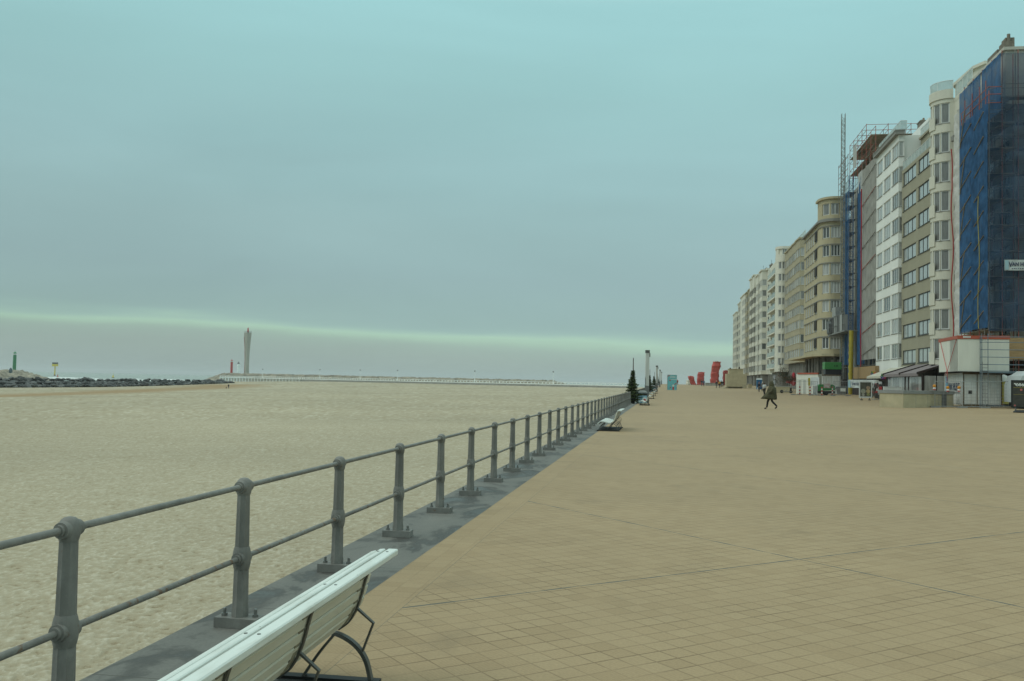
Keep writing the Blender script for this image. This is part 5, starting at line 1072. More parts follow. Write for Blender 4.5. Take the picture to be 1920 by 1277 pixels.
# black sign board on a round foot
p = gp(1911, 63.6); t = thing('sign_board', 'black menu sign board with white scrawl on a round dark foot', 'sign board', p, R(-8)); q = MB(); q.box(-.46, 1.0, -.05, .05, .30, 2.02); q.build('frame', mat('black_frame', (.015, .015, .015), rough=.5), t, bevel=.015); q = MB(); q.box(-.38, .92, -.062, -.052, .36, 1.92); q.build('panel', mat('dark_menu_print', (.028, .028, .026), rough=.5, c2=(.06, .055, .045), scale=3), t); q = MB(); q.lathe([(.6, 0), (.62, .05), (.5, .14), (.2, .16)], (.27, 0, 0), n=24); q.build('foot', mat('dark_rubber', (.03, .032, .034), rough=.6), t, 40); q = MB(); q.tube((-.2, 0, .14), (-.2, 0, .3), .05, 8); q.tube((.7, 0, .14), (.7, 0, .3), .05, 8); q.build('stem', M_LAMPD, t)
q = MB(); rn = random.Random(9); pp = [(-.30 + .055 * k, -.068, 1.76 + .06 * math.sin(k * 2.3) + .03 * rn.random() - .004 * k) for k in range(13)]; q.path(pp, .028, 5); q.path([(-.2 + .05 * k, -.068, 1.68 + .04 * math.cos(k * 2.0)) for k in range(10)], .022, 5); q.build('scrawl', M_WHITEP, t); q = MB(); q.box(-.33, .3, -.067, -.063, 1.55, 1.565); q.box(-.33, .3, -.067, -.063, 1.12, 1.13); q.build('yellow_rule', M_YELLOW, t)
q = MB(); q.lathe([(.07, 0), (.07, .006)], (.10, -.07, 1.42), 'Y', 12); q.lathe([(.05, 0), (.05, .006)], (-.26, -.07, .44), 'Y', 10); q.build('red_spot', mat('pink_print', (.45, .13, .12), rough=.6), t)
# beige wall planter with grey coping, turned with the paving
PA = gp(1693.5, 73.6); d = Vector((UX, UY, 0)); e = Vector((-UY, UX, 0)); L1, L2 = 5.75, 2.1
wp = thing('planter', 'large beige concrete planter wall with a grey coping and a steel corner strip', 'planter', PA, R(TILT - 3)); q = MB(); q.box(0, L1, 0, L2, -.1, 1.06); q.build('body', M_BLOCK, wp); q = MB(); q.box(-.06, L1 + .06, -.06, L2 + .06, 1.06, 1.30); q.build('coping', mat('grey_coping', (.23, .23, .22), rough=.7, var=.1, scale=1.5), wp)
q = MB()
for x in (1.4, 2.75, 4.0): q.box(x, x + .02, -.008, -.001, 0, 1.05)
q.build('panel_joint', M_GREYSILL, wp); q = MB(); q.box(4.35, 4.85, -.05, -.01, 0, 1.22)
for x in (4.35, 4.5, 4.68, 4.82): q.box(x, x + .03, -.07, -.05, 0, 1.25)
q.build('steel_strip', M_LAMPD, wp)
# mesh fence panels and orange lamps
def fence(px0, px1, y, h, lb, mi=.28, y1=None):
    a, b = gp(px0, y), gp(px1, y1 or y); t = thing('mesh_fence', lb, 'fence', a, 0, 'temporary mesh fences'); q = MB(a); n = max(3, int((b - a).length / mi))
    q.tube(a + Vector((0, 0, .1)), b + Vector((0, 0, .1)), .025, 6); q.tube(a + Vector((0, 0, h)), b + Vector((0, 0, h)), .025, 6)
    for p_ in (a, b): q.tube(p_, p_ + Vector((0, 0, h + .03)), .025, 6)
    q.build('frame', mat('fence_zinc', (.27, .275, .27), rough=.4, metal=.4), t); q = MB(a)
    for i in range(1, n): p_ = a + (b - a) * i / n; q.tube(p_ + Vector((0, 0, .1)), p_ + Vector((0, 0, h)), .008, 4)
    for k in range(1, 8): q.tube(a + Vector((0, 0, .1 + (h - .1) * k / 8)), b + Vector((0, 0, .1 + (h - .1) * k / 8)), .008, 4)
    q.build('mesh', mat('fence_zinc', (.27, .275, .27)), t)
    q = MB(a); q.obox(a, (1, 0), None, .32, .12, a.z, a.z + .12); q.obox(b, (1, 0), None, .32, .12, b.z, b.z + .12); q.build('foot', mat('concrete_foot', (.22, .22, .21), rough=.9), t); return t
fence(1753, 1802, 75.4, 1.95, 'temporary mesh fence panel in front of the lettered white container'); fence(1805, 1845, 74.4, 1.95, 'temporary mesh fence panel before the white container doors'); fence(1848, 1908, 74.2, 1.95, 'temporary mesh fence panel before the yellow tank')
def lamp_orange(px, py, y, lb):
    p = at_y(px, py, y); t = thing('warning_lamp', lb, 'warning lamp', p, 0, 'orange warning lamps on the mesh fences'); q = MB(); q.lathe([(.06, -.30), (.11, -.28), (.11, -.22)], n=10); q.build('red_base', M_REDP, t); q = MB(); q.lathe([(.11, -.215), (.11, -.12), (.08, -.10)], n=10); q.build('white_band', M_WHITEP, t); q = MB(); q.lathe([(.08, -.095), (.12, -.03), (.12, .06), (.07, .11), (.02, .12)], n=12); q.build('lens', mat('orange_lens', (.55, .22, .015), rough=.3), t)
lamp_orange(1752, 724, 75.3, 'orange warning lamp on the left end of the mesh fence'); lamp_orange(1777, 727, 75.25, 'orange warning lamp between the blue stripe and the fence end'); lamp_orange(1798, 727, 75.2, 'largest orange warning lamp, right of the large dark letters')
# glass veranda with the purple awning, pale awning to its left
vx = 24.4; y0v, y1v = 96.8, 111.5; zt = gz(25, 104); V = thing('veranda', 'glazed cafe veranda with dark posts and a sloping plum coloured roof', 'veranda', (vx, 104, zt)); o_ = V.location
q = MB(o_)
for y in (y0v, 104, y1v): q.add([(vx - .5, y - .12, zt + 2.65), (vx - .5, y + .12, zt + 2.65), (28.0, y + .12, zt + 4.0), (28.0, y - .12, zt + 4.0), (vx - .5, y - .12, zt + 2.85), (vx - .5, y + .12, zt + 2.85), (28, y + .12, zt + 4.2), (28, y - .12, zt + 4.2)], [(0, 3, 2, 1), (4, 5, 6, 7), (0, 1, 5, 4), (1, 2, 6, 5), (2, 3, 7, 6), (3, 0, 4, 7)])
q.build('roof_beam', mat('dark_brown_beam', (.035, .022, .02), rough=.6), V); q = MB(o_); q.add([(vx - .4, y0v, zt + 2.75), (vx - .4, y1v, zt + 2.75), (28, y1v, zt + 4.1), (28, y0v, zt + 4.1), (vx - .4, y0v, zt + 2.45), (vx - .4, y1v, zt + 2.45)], [(0, 1, 2, 3), (4, 5, 1, 0)]); q.build('roof', mat('plum_awning', (.21, .175, .175), rough=.8, var=.08, scale=1), V)
for i in range(11):
    y = y0v + .2 + i * (y1v - y0v - .4) / 11; q = MB(o_); q.box(vx, vx + .05, y, y + 1.25, zt + .3, zt + 2.4); q.build('glass_panel', M_PANES[2] if i % 3 else M_PANES[1], V)
for i in range(3): 
    x = vx + .2 + i * 1.15; q = MB(o_); q.box(x, x + 1.05, y0v - .02, y0v + .04, zt + .3, zt + 2.5); q.build('glass_panel', M_PANES[1], V)
q = MB(o_)
for y in (y0v, y0v + 5.2, y0v + 6.6, y1v): q.box(vx - .06, vx + .1, y - .09, y + .09, zt, zt + 2.6)
q.box(vx - .03, vx + .09, y0v, y1v, zt, zt + .3); q.build('post', mat('dark_brown_beam', (.035, .022, .02)), V)
q = MB((24.6, 116, gz(25, 116))); zt = gz(25, 116); q.add([(24.2, 112.3, zt + 2.55), (24.2, 121.5, zt + 2.55), (27.2, 121.5, zt + 3.75), (27.2, 112.3, zt + 3.75), (24.2, 112.3, zt + 2.3), (24.2, 121.5, zt + 2.3), (24.26, 112.3, zt + 2.5), (24.26, 121.5, zt + 2.5), (27.2, 121.5, zt + 3.68), (27.2, 112.3, zt + 3.68)], [(0, 1, 2, 3), (4, 5, 1, 0), (6, 9, 8, 7), (0, 3, 9, 6), (1, 7, 8, 2)]); tag(q.build('awning', mat('cream_awning', (.45, .43, .35), rough=.85, var=.05)), 'cream canvas awning in front of the bright white house', 'awning')
def wall_box(px0, px1, y, h, lb, m_, name, cat, dpt=.4):
    a, b = gp(px0, y), gp(px1, y); q = MB(a); q.box(a.x, b.x, y, y + dpt, a.z - .05, a.z + h); q.box(a.x - .02, b.x + .02, y - .02, y + dpt + .02, a.z + h, a.z + h + .05); return tag(q.build(name, m_), lb, cat)
wall_box(1657.5, 1689, 100.5, 1.42, 'white terrace partition beside the display racks', mat('white_board', (.58, .59, .57), rough=.6, var=.06), 'partition', 'partition'); wall_box(1664.5, 1667, 99.6, .75, 'small black waste bin at the end of the white partition', M_POT, 'waste_bin', 'waste bin', .3)
# food board on feet
p = gp(1623, 104); t = thing('sign_board', 'menu board with a white frame and food pictures on two feet', 'sign board', p, R(6)); q = MB()
for bx in ((-.66, -.56, .25, 1.98), (.56, .66, .25, 1.98), (-.56, .56, 1.88, 1.98), (-.56, .56, .25, .40)): q.box(bx[0], bx[1], -.05, .05, bx[2], bx[3])
q.build('frame', mat('white_board', (.58, .59, .57)), t); q = MB(); q.box(-.56, .56, -.02, .02, .40, 1.88); q.build('panel', mat('dark_food_print', (.06, .057, .045), rough=.5, c2=(.12, .115, .09), scale=4), t)
for i, (x, z, r_, c_) in enumerate(((-.25, .95, .25, (.30, .30, .24)), (-.25, .58, .16, (.34, .33, .28)), (.26, 1.3, .2, (.36, .25, .17)), (.26, .95, .22, (.42, .33, .17)), (.28, .62, .17, (.25, .25, .10)))):
    q = MB(); q.lathe([(r_, 0), (r_, .008)], (x, -.032, z), 'Y', 6 if i % 2 else 12); q.build('food_picture', mat('food_print_' + 'abcde'[i], c_, rough=.6, var=.3, scale=9), t)
for x in (-.4, .4):
    q = MB(); q.box(x - .05, x + .05, -.3, .3, 0, .1); q.tube((x, 0, .1), (x, 0, .26), .03, 6); q.build('foot', M_POT, t)
# display racks with postcards and dark bags
M_BAG = mat('dark_goods', (.025, .025, .025), rough=.7, c2=(.13, .12, .11), scale=5)
def rack(px, y, lb, h, w_, sd, dark):
    p = gp(px, y); t = thing('display_rack', lb, 'display rack', p); rn = random.Random(sd); q = MB(); q.tube((0, 0, 0), (0, 0, h), .03, 6); q.lathe([(.35, 0), (.3, .06)], n=10)
    for z in np.arange(.3, h, .35): q.tube((-w_ / 2, 0, z), (w_ / 2, 0, z), .012, 5); q.tube((0, -w_ / 2, z), (0, w_ / 2, z), .012, 5)
    q.build('stand', M_LAMPD, t)
    for k in range(26):
        z = rn.uniform(.25, h - .15); a = rn.uniform(0, 6.28); r_ = w_ * .45; x, yy = r_ * math.cos(a), r_ * math.sin(a); s_ = rn.uniform(.09, .19); q = MB(); q.box(x - s_, x + s_, yy - .04, yy + .04, z - s_, z + s_); c_ = rn.random()
        q.build('bag' if dark else 'card', M_BAG if c_ < (.86 if dark else .5) else (M_WHITEP if c_ < .9 else M_REDP), t, bevel=.02)
    return t
rack(1640.5, 108, 'postcard rack with black, white and red goods behind the menu board', 1.9, .9, 2, False); rack(1652, 106.5, 'tall dark rack hung with black bags left of the white partition', 1.95, 1.1, 6, True)
def pinwheel(px, py, y, r_, lb):
    p = at_y(px, py, y); t = thing('pinwheel', lb, 'pinwheel', p, 0, 'colourful pinwheels'); cs = ((.5, .12, .06), (.45, .3, .03), (.06, .25, .10), (.03, .09, .3), (.25, .04, .25), (.45, .05, .12))
    for k in range(6):
        a = k * math.pi / 3; q = MB(); u_ = Vector((math.cos(a), 0, math.sin(a))); w2 = Vector((math.cos(a + .9), 0, math.sin(a + .9))); q.add([(0, 0, 0), u_ * r_ + Vector((0, -.05, 0)), w2 * r_ * .7, (0, .01, 0), u_ * r_ + Vector((0, -.04, 0)), w2 * r_ * .7 + Vector((0, .01, 0))], [(0, 1, 2), (3, 5, 4), (0, 3, 4, 1), (1, 4, 5, 2)]); q.build('petal', mat('pinwheel_' + ('red', 'orange', 'green', 'blue', 'purple', 'pink')[k], cs[k], rough=.6), t)
    return t
# hoarding of the concrete house, company banner, barriers
hb = thing('hoarding', 'plywood hoarding around the foot of the grey netted scaffolding', 'hoarding', (25.6, 132, gz(25.6, 132))); zz = gz(25.6, 132)
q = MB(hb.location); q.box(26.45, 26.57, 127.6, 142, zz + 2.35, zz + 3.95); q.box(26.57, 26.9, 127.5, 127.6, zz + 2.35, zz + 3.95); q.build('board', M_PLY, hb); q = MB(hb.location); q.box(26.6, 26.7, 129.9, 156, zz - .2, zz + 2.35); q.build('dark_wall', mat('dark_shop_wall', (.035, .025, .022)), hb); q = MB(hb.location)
for y in (128.6, 133.3, 138, 142.9): q.tube((26.5, y, zz), (26.5, y, zz + 2.36), .05, 6)
q.build('post', M_TUBE, hb)
pinwheel(1637.5, 700.5, 127.2, .42, 'round colourful pinwheel emblem on the plywood hoarding'); pinwheel(1656.5, 706, 112, .42, 'colourful pinwheel beside the cream awning, above the dark rack')
p0, p1 = at_y(1591, 727, 126.5), at_y(1648, 726, 121.5); bl = thing('banner', 'grey white company banner with navy letters above the menu board', 'banner', p0); q = MB(p0); net(q, (p0.x, p0.y), (p1.x, p1.y), p0.z, lambda u: p0.z + 1.02, sag=.05, nx=12, nz=4); q.build('cloth', mat('white_banner_cloth', (.46, .49, .48)), bl); an_ = math.atan2(p1.y - p0.y, p1.x - p0.x)
dv = Vector((math.cos(an_), math.sin(an_), 0)); nv = Vector((math.sin(an_), -math.cos(an_), 0)) * .09
put_text('V', .66, M_NAVY, bl, dv * .72 + nv + Vector((0, 0, .28)), (R(90), 0, an_), .012, .72); put_text('AN HUELE', .42, M_NAVY, bl, dv * 1.0 + nv + Vector((0, 0, .36)), (R(90), 0, an_), .012, .78)
q = MB(p0); c_ = [p0 + dv * s_ + nv + Vector((0, 0, z)) for s_, z in ((.05, .05), (.55, .05), (.35, .97), (.05, .97))]; q.add(c_, [(0, 1, 2, 3)]); q.build('print_stripe', M_LBLUE, bl); q = MB(p0); c_ = [p0 + dv * s_ + nv + Vector((0, 0, z)) for s_, z in ((3.0, .2), (3.5, .2), (3.35, .85), (3.12, .6))]; q.add(c_, [(0, 1, 2, 3)]); q.build('red_emblem', M_REDP, bl)
# the left site: cabin, corrugated container, green skip, generator, barrier posts
y = 152; a, b = gp(1493, y), gp(1534, y - 6); t = thing('site_cabin', 'low cream site cabin with a red roof edge beside the red parasol', 'site cabin', a); q = MB(a); q.add([(a.x, a.y, a.z), (b.x, b.y, a.z), (b.x + 2, b.y + 2.5, a.z), (a.x + 2, a.y + 2.5, a.z)] + [(a.x, a.y, a.z + 3.0), (b.x, b.y, a.z + 3.0), (b.x + 2, b.y + 2.5, a.z + 3.0), (a.x + 2, a.y + 2.5, a.z + 3.0)], [(0, 1, 5, 4), (1, 2, 6, 5), (2, 3, 7, 6), (3, 0, 4, 7), (4, 5, 6, 7), (3, 2, 1, 0)]); q.build('body', M_CAB, t)
dd = (b - a); dd.z = 0; q = MB(a); k0_, k1_ = a + dd * .08, b; q.beam(Vector((k0_.x, k0_.y - .02, a.z + 3.08)), Vector((k1_.x, k1_.y - .02, a.z + 3.08)), .2, .22); q.build('roof_edge', M_ORED, t); q = MB(a); q.beam(Vector((a.x, a.y - .02, a.z + 2.1)), Vector((b.x, b.y - .02, a.z + 2.1)), .03, .05); q.build('wall_joint', M_GREYSILL, t)
for s_ in (.12, .33):
    p_ = a + dd * s_; q = MB(a); q.beam(Vector((p_.x, p_.y - .05, a.z + 1.05)), Vector((p_.x + dd.x * .1, p_.y - .05 + dd.y * .1, a.z + 1.05)), .06, 2.0); q.build('door', mat('cream_door', (.42, .42, .38), rough=.6), t)
y = 146; a, b = gp(1541, y), gp(1576, y); t = thing('shipping_container', 'white corrugated container carrying the green skip, with a navy company name', 'container', a); q = MB(a); q.box(a.x, b.x, y, y + 2.5, a.z + .1, a.z + 2.9); q.build('body', M_CONT, t); q = MB(a); corrugated(q, a.x + .1, b.x - .1, y - .01, a.z + 1.35, a.z + 2.75, n=11, d=.08); q.build('side_panel', M_CONT, t); q = MB(a); q.box(a.x - .03, b.x + .03, y - .1, y - .011, a.z + 2.75, a.z + 2.92); q.build('top_rail', M_RUSTY, t)
q = MB(a); q.box(a.x + .05, b.x - .3, y - .12, y - .09, a.z + .75, a.z + 1.35); q.build('sign_plate', M_WHITEP, t); q = MB(a); q.add([(a.x + .12, y - .13, a.z + .78), (a.x + .6, y - .13, a.z + .78), (a.x + .3, y - .13, a.z + 1.4), (a.x + .12, y - .13, a.z + 1.4)], [(0, 1, 2, 3)]); q.build('blue_emblem', mat('blue_print', (.12, .28, .40)), t); put_text('V', .62, M_NAVY, t, (.42, -.135, .82), (R(90), 0, 0), .02, .72); put_text('AN HUELE', .42, M_NAVY, t, (.74, -.135, .84), (R(90), 0, 0), .02, .66)
zt = a.z + 2.92; sk = thing('skip', 'green skip with a black lower half standing on the corrugated container', 'skip', (a.x + .5, y + .2, zt)); q = MB(sk.location); x0, x1 = bear(1548, y), bear(1578, y); q.box(x0, x1, y + .2, y + 2.2, zt + .02, zt + .78); q.build('lower_half', mat('black_skip_base', (.02, .02, .022), rough=.5), sk); q = MB(sk.location); q.box(x0 - .12, x1 + .02, y + .1, y + 2.3, zt + .78, zt + 1.85); q.build('upper_half', mat('green_skip_paint', (.05, .20, .055), rough=.5, var=.12, scale=2), sk, bevel=.04)
q = MB(sk.location); q.box(x0 + 1.2, x0 + 1.38, y + .07, y + .099, zt + 1.2, zt + 1.42); q.box(x0 + 1.5, x0 + 1.72, y + .07, y + .099, zt + 1.18, zt + 1.45); q.build('emblem', mat('dark_green_print', (.02, .07, .025), rough=.6), sk)
p = gp(1548, 137); t = thing('generator', 'green trailer generator with a black base behind a striped post', 'generator', p); q = MB(); q.loft([[(-1.25, y_, .55), (-1.15, y_, 1.25), (-.9, y_, 1.5), (.9, y_, 1.5), (1.15, y_, 1.3), (1.15, y_, .75)] for y_ in (-.6, .6)]); q.build('hood', mat('green_generator', (.04, .17, .055), rough=.45, var=.15, scale=2), t); q = MB(); q.box(-1.2, 1.15, -.58, .58, .28, .6); q.build('base', M_POT, t)
for yy in (-.55, .55):
    q = MB(); q.lathe([(.25, -.08), (.3, -.04), (.3, .04), (.25, .08)], (0, yy, .3), 'Y', 14); q.build('wheel', M_POT, t)
q = MB(); q.box(-.35, .55, -.63, -.61, 1.0, 1.62); q.build('notice', mat('notice_print', (.45, .46, .44), rough=.6, c2=(.3, .16, .14), scale=4), t)
def post(px, y, lb):
    p = gp(px, y); t = thing('barrier_post', lb, 'barrier post', p, 0, 'red and white barrier posts'); 
    for k in range(5): q = MB(); q.box(-.09, .09, -.03, .03, .1 + k * .22, .1 + k * .22 + .215); q.build('white_band' if k % 2 else 'red_band', M_WHITEP if k % 2 else mat('post_red', (.36, .05, .04), rough=.5), t)
    q = MB(); q.box(-.3, .3, -.12, .12, 0, .1); q.build('foot', mat('concrete_foot', (.22, .22, .21)), t)
post(1499.5, 140, 'red and white barrier post before the cabin door, leftmost'); post(1519, 137, 'red and white barrier post beside the yellow board'); post(1541, 132, 'red and white barrier post before the generator'); post(1561, 136, 'red and white barrier post right of the generator')
fence(1487, 1520, 139, 1.9, 'temporary mesh fence panel before the cream cabin'); fence(1521, 1533, 135, 1.9, 'temporary mesh fence panel left of the generator'); fence(1562, 1590, 131, 1.9, 'temporary mesh fence panel right of the generator')
p = gp(1517, 140.5); q = MB(p); q.box(p.x - .14, p.x + .14, 140.4, 140.5, p.z + 1.3, p.z + 2.4); q.box(p.x - .03, p.x + .03, 140.42, 140.48, p.z, p.z + 1.3); tag(q.build('notice_board', M_YELLOW), 'narrow yellow notice board on the fence', 'notice board')
wb = thing('tarpaulin', 'large white tarpaulin sheet hung on the fence beside the yellow board', 'tarpaulin', gp(1526, 140)); q = MB(wb.location); a, b = gp(1520, 141), gp(1536, 139); net(q, (a.x, a.y), (b.x, b.y), a.z + 1.35, lambda u: a.z + 2.5, sag=.06, nx=8, nz=6); q.build('sheet', mat('white_tarp', (.47, .49, .49), rough=.6, var=.05), wb, 40); q = MB(wb.location); net(q, (gp(1524, 136).x, 136), (gp(1533, 136).x, 136), a.z, lambda u: a.z + 1.3, sag=.12, nx=8, nz=8); q.build('sheet', mat('white_tarp', (.47, .49, .49)), wb, 40)
p = gp(1578, 136); t = thing('site_bin', 'grey site waste container with a white notice right of the generator', 'waste container', p); q = MB(); q.loft([[(-.5, -.4, .1), (.5, -.4, .1), (.5, .4, .1), (-.5, .4, .1)], [(-.62, -.45, 1.1), (.62, -.45, 1.1), (.62, .45, 1.1), (-.62, .45, 1.1)]]); q.build('body', M_LAMPD, t); q = MB(); q.box(-.25, .45, -.5, -.46, .55, 1.0); q.build('notice', M_WHITEP, t); q = MB(); q.box(-.66, .66, -.5, .5, 1.1, 1.22); q.build('lid', mat('grey_lid', (.2, .23, .24), rough=.5), t)

# ================================================================== PIER, BREAKWATERS AND LIGHTHOUSES
M_PWHITE = mat('white_pier_paint', (.80, .82, .79), rough=.6, var=.08, scale=.5); M_PBASE = mat('grey_pier_wall', (.27, .265, .24), rough=.9, var=.15, scale=.3)
PD = (PIER_B - PIER_A).normalized(); PN = Vector((-PD.y, PD.x, 0)); PL = (PIER_B - PIER_A).length
if PN.dot(-PIER_A) < 0: PN = -PN          # towards the camera
pier = thing('pier', 'long white wooden pier with a railing, reaching out across the end of the beach', 'pier', PIER_A)
def along(t, n=0, z=0): p = PIER_A + PD * t + PN * n; return Vector((p.x, p.y, z))
DECK = lambda t: .30 - .55 * (t / PL)          # the deck dips slightly seawards
q = MB(PIER_A)
for t in range(0, int(PL), 12): q.beam(along(t, -2, DECK(t) - .12), along(min(PL, t + 12), -2, DECK(min(PL, t + 12)) - .12), 4.0, .25)
q.build('deck', M_PWHITE, pier)
q = MB(PIER_A)
for n_ in (0,):
    for t in range(0, int(PL), 12):
        e_ = min(PL, t + 12)
        for dz, th in ((1.02, .22), (.06, .30)): q.beam(along(t, n_, DECK(t) + dz), along(e_, n_, DECK(e_) + dz), .12, th)
    for t in np.arange(0, PL, 2.4): q.beam(along(t, n_, DECK(t) - .1), along(t, n_, DECK(t) + 1.1), .26, .26)
q.build('railing', M_PWHITE, pier)
q = MB(PIER_A); tw_ = PL - 104
for t in range(0, int(tw_), 10): e_ = min(tw_, t + 10); q.add([(*along(t, .1)[:2], -4), (*along(e_, .1)[:2], -4), (*along(e_, .1)[:2], DECK(e_) - .27), (*along(t, .1)[:2], DECK(t) - .27), (*along(t, -3.9)[:2], -4), (*along(e_, -3.9)[:2], -4), (*along(e_, -3.9)[:2], DECK(e_) - .27), (*along(t, -3.9)[:2], DECK(t) - .27)], [(0, 1, 2, 3), (5, 4, 7, 6)])
q.build('base_wall', M_PBASE, pier)
for k in range(27):
    t = tw_ + 3 + k * (PL - tw_ - 4) / 26; q = MB(PIER_A)
    for n_ in (0, -4): q.beam(along(t, n_ + .25 * (1 if n_ == 0 else -1), -5.5), along(t, n_, DECK(t) - .25), .45, .45)
    q.beam(along(t, 0, DECK(t) - .5), along(t, -4, DECK(t) - .5), .3, .3); q.beam(along(t, .2, -2.9), along(t, -4.2, DECK(t) - .6), .2, .2); q.build('trestle', M_PWHITE, pier)
pl0 = None
for px, dz in ((483, 0), (590, 0), (665, 0), (735, 0), (880, 0), (1028, 0)):
    d_ = ray(px, 705); b_ = math.atan2(d_.x, d_.y); t = next(t for t in np.arange(0, PL, .5) if math.atan2(along(t).x, along(t).y) <= b_); p_ = along(t, -4, DECK(t)); lb = f'slim white lamp post on the pier, {("nearest the sea end", "second from the sea end", "third from the sea end", "fourth from the sea end", "second from the land end", "nearest the land end")[(483, 590, 665, 735, 880, 1028).index(px)]}'
    if pl0 is None:
        pl0 = thing('pier_lamp', lb, 'street lamp', p_, 0, 'lamps on the pier'); q = MB(); q.tube((0, 0, 0), (0, 0, 5.6), .16, 8, .11); q.build('post', M_PWHITE, pl0); q = MB(); q.lathe([(.12, 5.6), (.34, 5.75), (.38, 6.1), (.12, 6.3)], n=10); q.build('lantern', M_LAMPD, pl0)
    else: dup(pl0, p_, 0, lb)

def rubble(name, label, cat, a, b, top, half, m_, zb=-6.5, n_amp=.8, endtaper=14, seed=1, na=None):
    """a long mound of rubble: ridge from a to b with broken-up slopes"""
    a, b = Vector(a), Vector(b); d = b - a; Ln = d.to_2d().length; d = Vector((d.x, d.y, 0)).normalized(); n = Vector((-d.y, d.x, 0)); na = na or int(Ln / 1.3); prof = [-1, -.8, -.62, -.45, -.3, -.15, 0, .15, .3, .45, .62, .8, 1]
    q = MB(a); vs = []; rn = random.Random(seed)
    for i in range(na + 1):
        s_ = Ln * i / na; tp = top if not callable(top) else top(s_ / Ln); k = min(1, s_ / endtaper + .02, (Ln - s_) / endtaper + .02)
        for u in prof:
            hgt = max(0, 1 - max(0, abs(u) - .22) / .78); z = zb + (tp - zb) * hgt * (k ** .7); wob = rn.uniform(-1, 1) * n_amp * (.3 if abs(u) == 1 else 1)
            p = a + d * (s_ + rn.uniform(-.5, .5) * n_amp) + n * (half * u + rn.uniform(-.5, .5) * n_amp); vs.append((p.x, p.y, z + wob * .6))
    m2 = len(prof); q.add(vs, [(i * m2 + j, i * m2 + j + 1, (i + 1) * m2 + j + 1, (i + 1) * m2 + j) for i in range(na) for j in range(m2 - 1)])
    return tag(q.build(name, m_), label, cat)
M_RUB = mat('tan_rubble', (.24, .205, .155), rough=.95, c2=(.42, .375, .29), scale=.35, detail=8); M_DRUB = mat('dark_wet_rubble', (.030, .033, .032), rough=.7, c2=(.13, .13, .125), scale=.5, detail=8); M_MRUB = mat('mixed_rubble', (.10, .09, .07), rough=.9, c2=(.36, .315, .24), scale=.3, detail=8)
def far(px, dist, z=0): d_ = ray(px, 700); d_ = Vector((d_.x, d_.y, 0)).normalized() * dist; return Vector((d_.x, d_.y, z))
rubble('rubble_breakwater', 'tan rubble breakwater running along behind the white pier', 'breakwater', far(383, 800), far(1105, 560), lambda u: 2.75 - .75 * u, 16, M_MRUB, endtaper=26, seed=3, n_amp=.9)
rubble('rubble_breakwater', 'tan rubble breakwater head under the green light tower', 'breakwater', far(-230, 640), far(98, 700), 1.7, 20, M_MRUB, endtaper=24, seed=5, n_amp=.9)
rubble('rock_core', 'dark core of the rock breakwater under the loose boulders at the left', 'breakwater', (RK_A.x, RK_A.y, 0), (RK_B.x, RK_B.y, 0), lambda u: -1.9 - .5 * u, 6.5, M_DRUB, zb=-5.6, endtaper=10, seed=8, n_amp=.5)
# loose boulders on the dark breakwater, each one a thing
BM = []
for k in range(7):
    bm = bmesh.new(); bmesh.ops.create_icosphere(bm, subdivisions=2, radius=1); rn = random.Random(k)
    cuts = [(Vector((rn.gauss(0, 1), rn.gauss(0, 1), rn.gauss(0, 1))).normalized(), rn.uniform(.5, .8)) for _ in range(9)]
    for v in bm.verts:
        for n_, d_ in cuts:
            e_ = v.co.dot(n_) - d_
            if e_ > 0: v.co -= n_ * e_
        v.co.x *= 1.25; v.co.z *= .85
    me = bpy.data.meshes.new('boulder'); bm.to_mesh(me); bm.free(); me.materials.append(mat(f'dark_boulder_{"abcdefg"[k]}', (.018 + .004 * k, .02 + .004 * k, .02 + .004 * k), rough=.65, c2=(.05 + .017 * k, .05 + .017 * k, .049 + .016 * k), scale=1.4)); BM.append(me)
rn = random.Random(12); RD = (RK_B - RK_A); RD.z = 0; RN = Vector((-RD.y, RD.x, 0)).normalized()
if RN.dot(-RK_A) < 0: RN = -RN
for i in range(288):
    row = i % 3; t = (i // 3 + rn.random()) / 96; t = t ** 1.25; p_ = RK_A + RD * t + RN * (4.6 - row * 2.3 + rn.uniform(-.6, .6)); zt = -1.42 - .5 * t; z_ = (sand_z(p_.x, p_.y) + .35, (sand_z(p_.x, p_.y) + zt) / 2 + .1, zt)[row]
    o = bpy.data.objects.new('boulder', BM[(i * 5 + row) % 7]); col.objects.link(o); o.location = (p_.x, p_.y, z_ + rn.uniform(-.2, .25)); k_ = rn.uniform(.7, 1.3) * (1.0 + .2 * t); o.scale = (k_ * 1.15, k_ * rn.uniform(.8, 1.2), k_ * rn.uniform(.5, .8)); o.rotation_euler = (rn.uniform(-.4, .4), rn.uniform(-.4, .4), rn.random() * 6)
    tag(o, 'dark angular boulder in the rock breakwater at the left edge of the beach', 'boulder', 'boulders of the dark breakwater')
sf = MB(); rn = random.Random(2); pts = []
for k in range(64):
    c_ = far(-60 + k * 7.2 + rn.uniform(-3, 3), 900 + rn.uniform(-60, 160), SEA + .25); q_ = far(-60 + k * 7.2 + 90, 900, 0) - far(-60 + k * 7.2, 900, 0); q_ = q_.normalized(); w_ = rn.uniform(1.5, 9); n_ = Vector((-q_.y, q_.x, 0)); sf.loft([[c_ + q_ * a - n_ * b, c_ + q_ * a + Vector((0, 0, .5)), c_ + q_ * a + n_ * b] for a, b in ((-w_, .5), (0, 1.8), (w_, .5))])
struct(sf.build('surf', mat('sea_foam', (.68, .71, .69), rough=.9)), 'stuff')

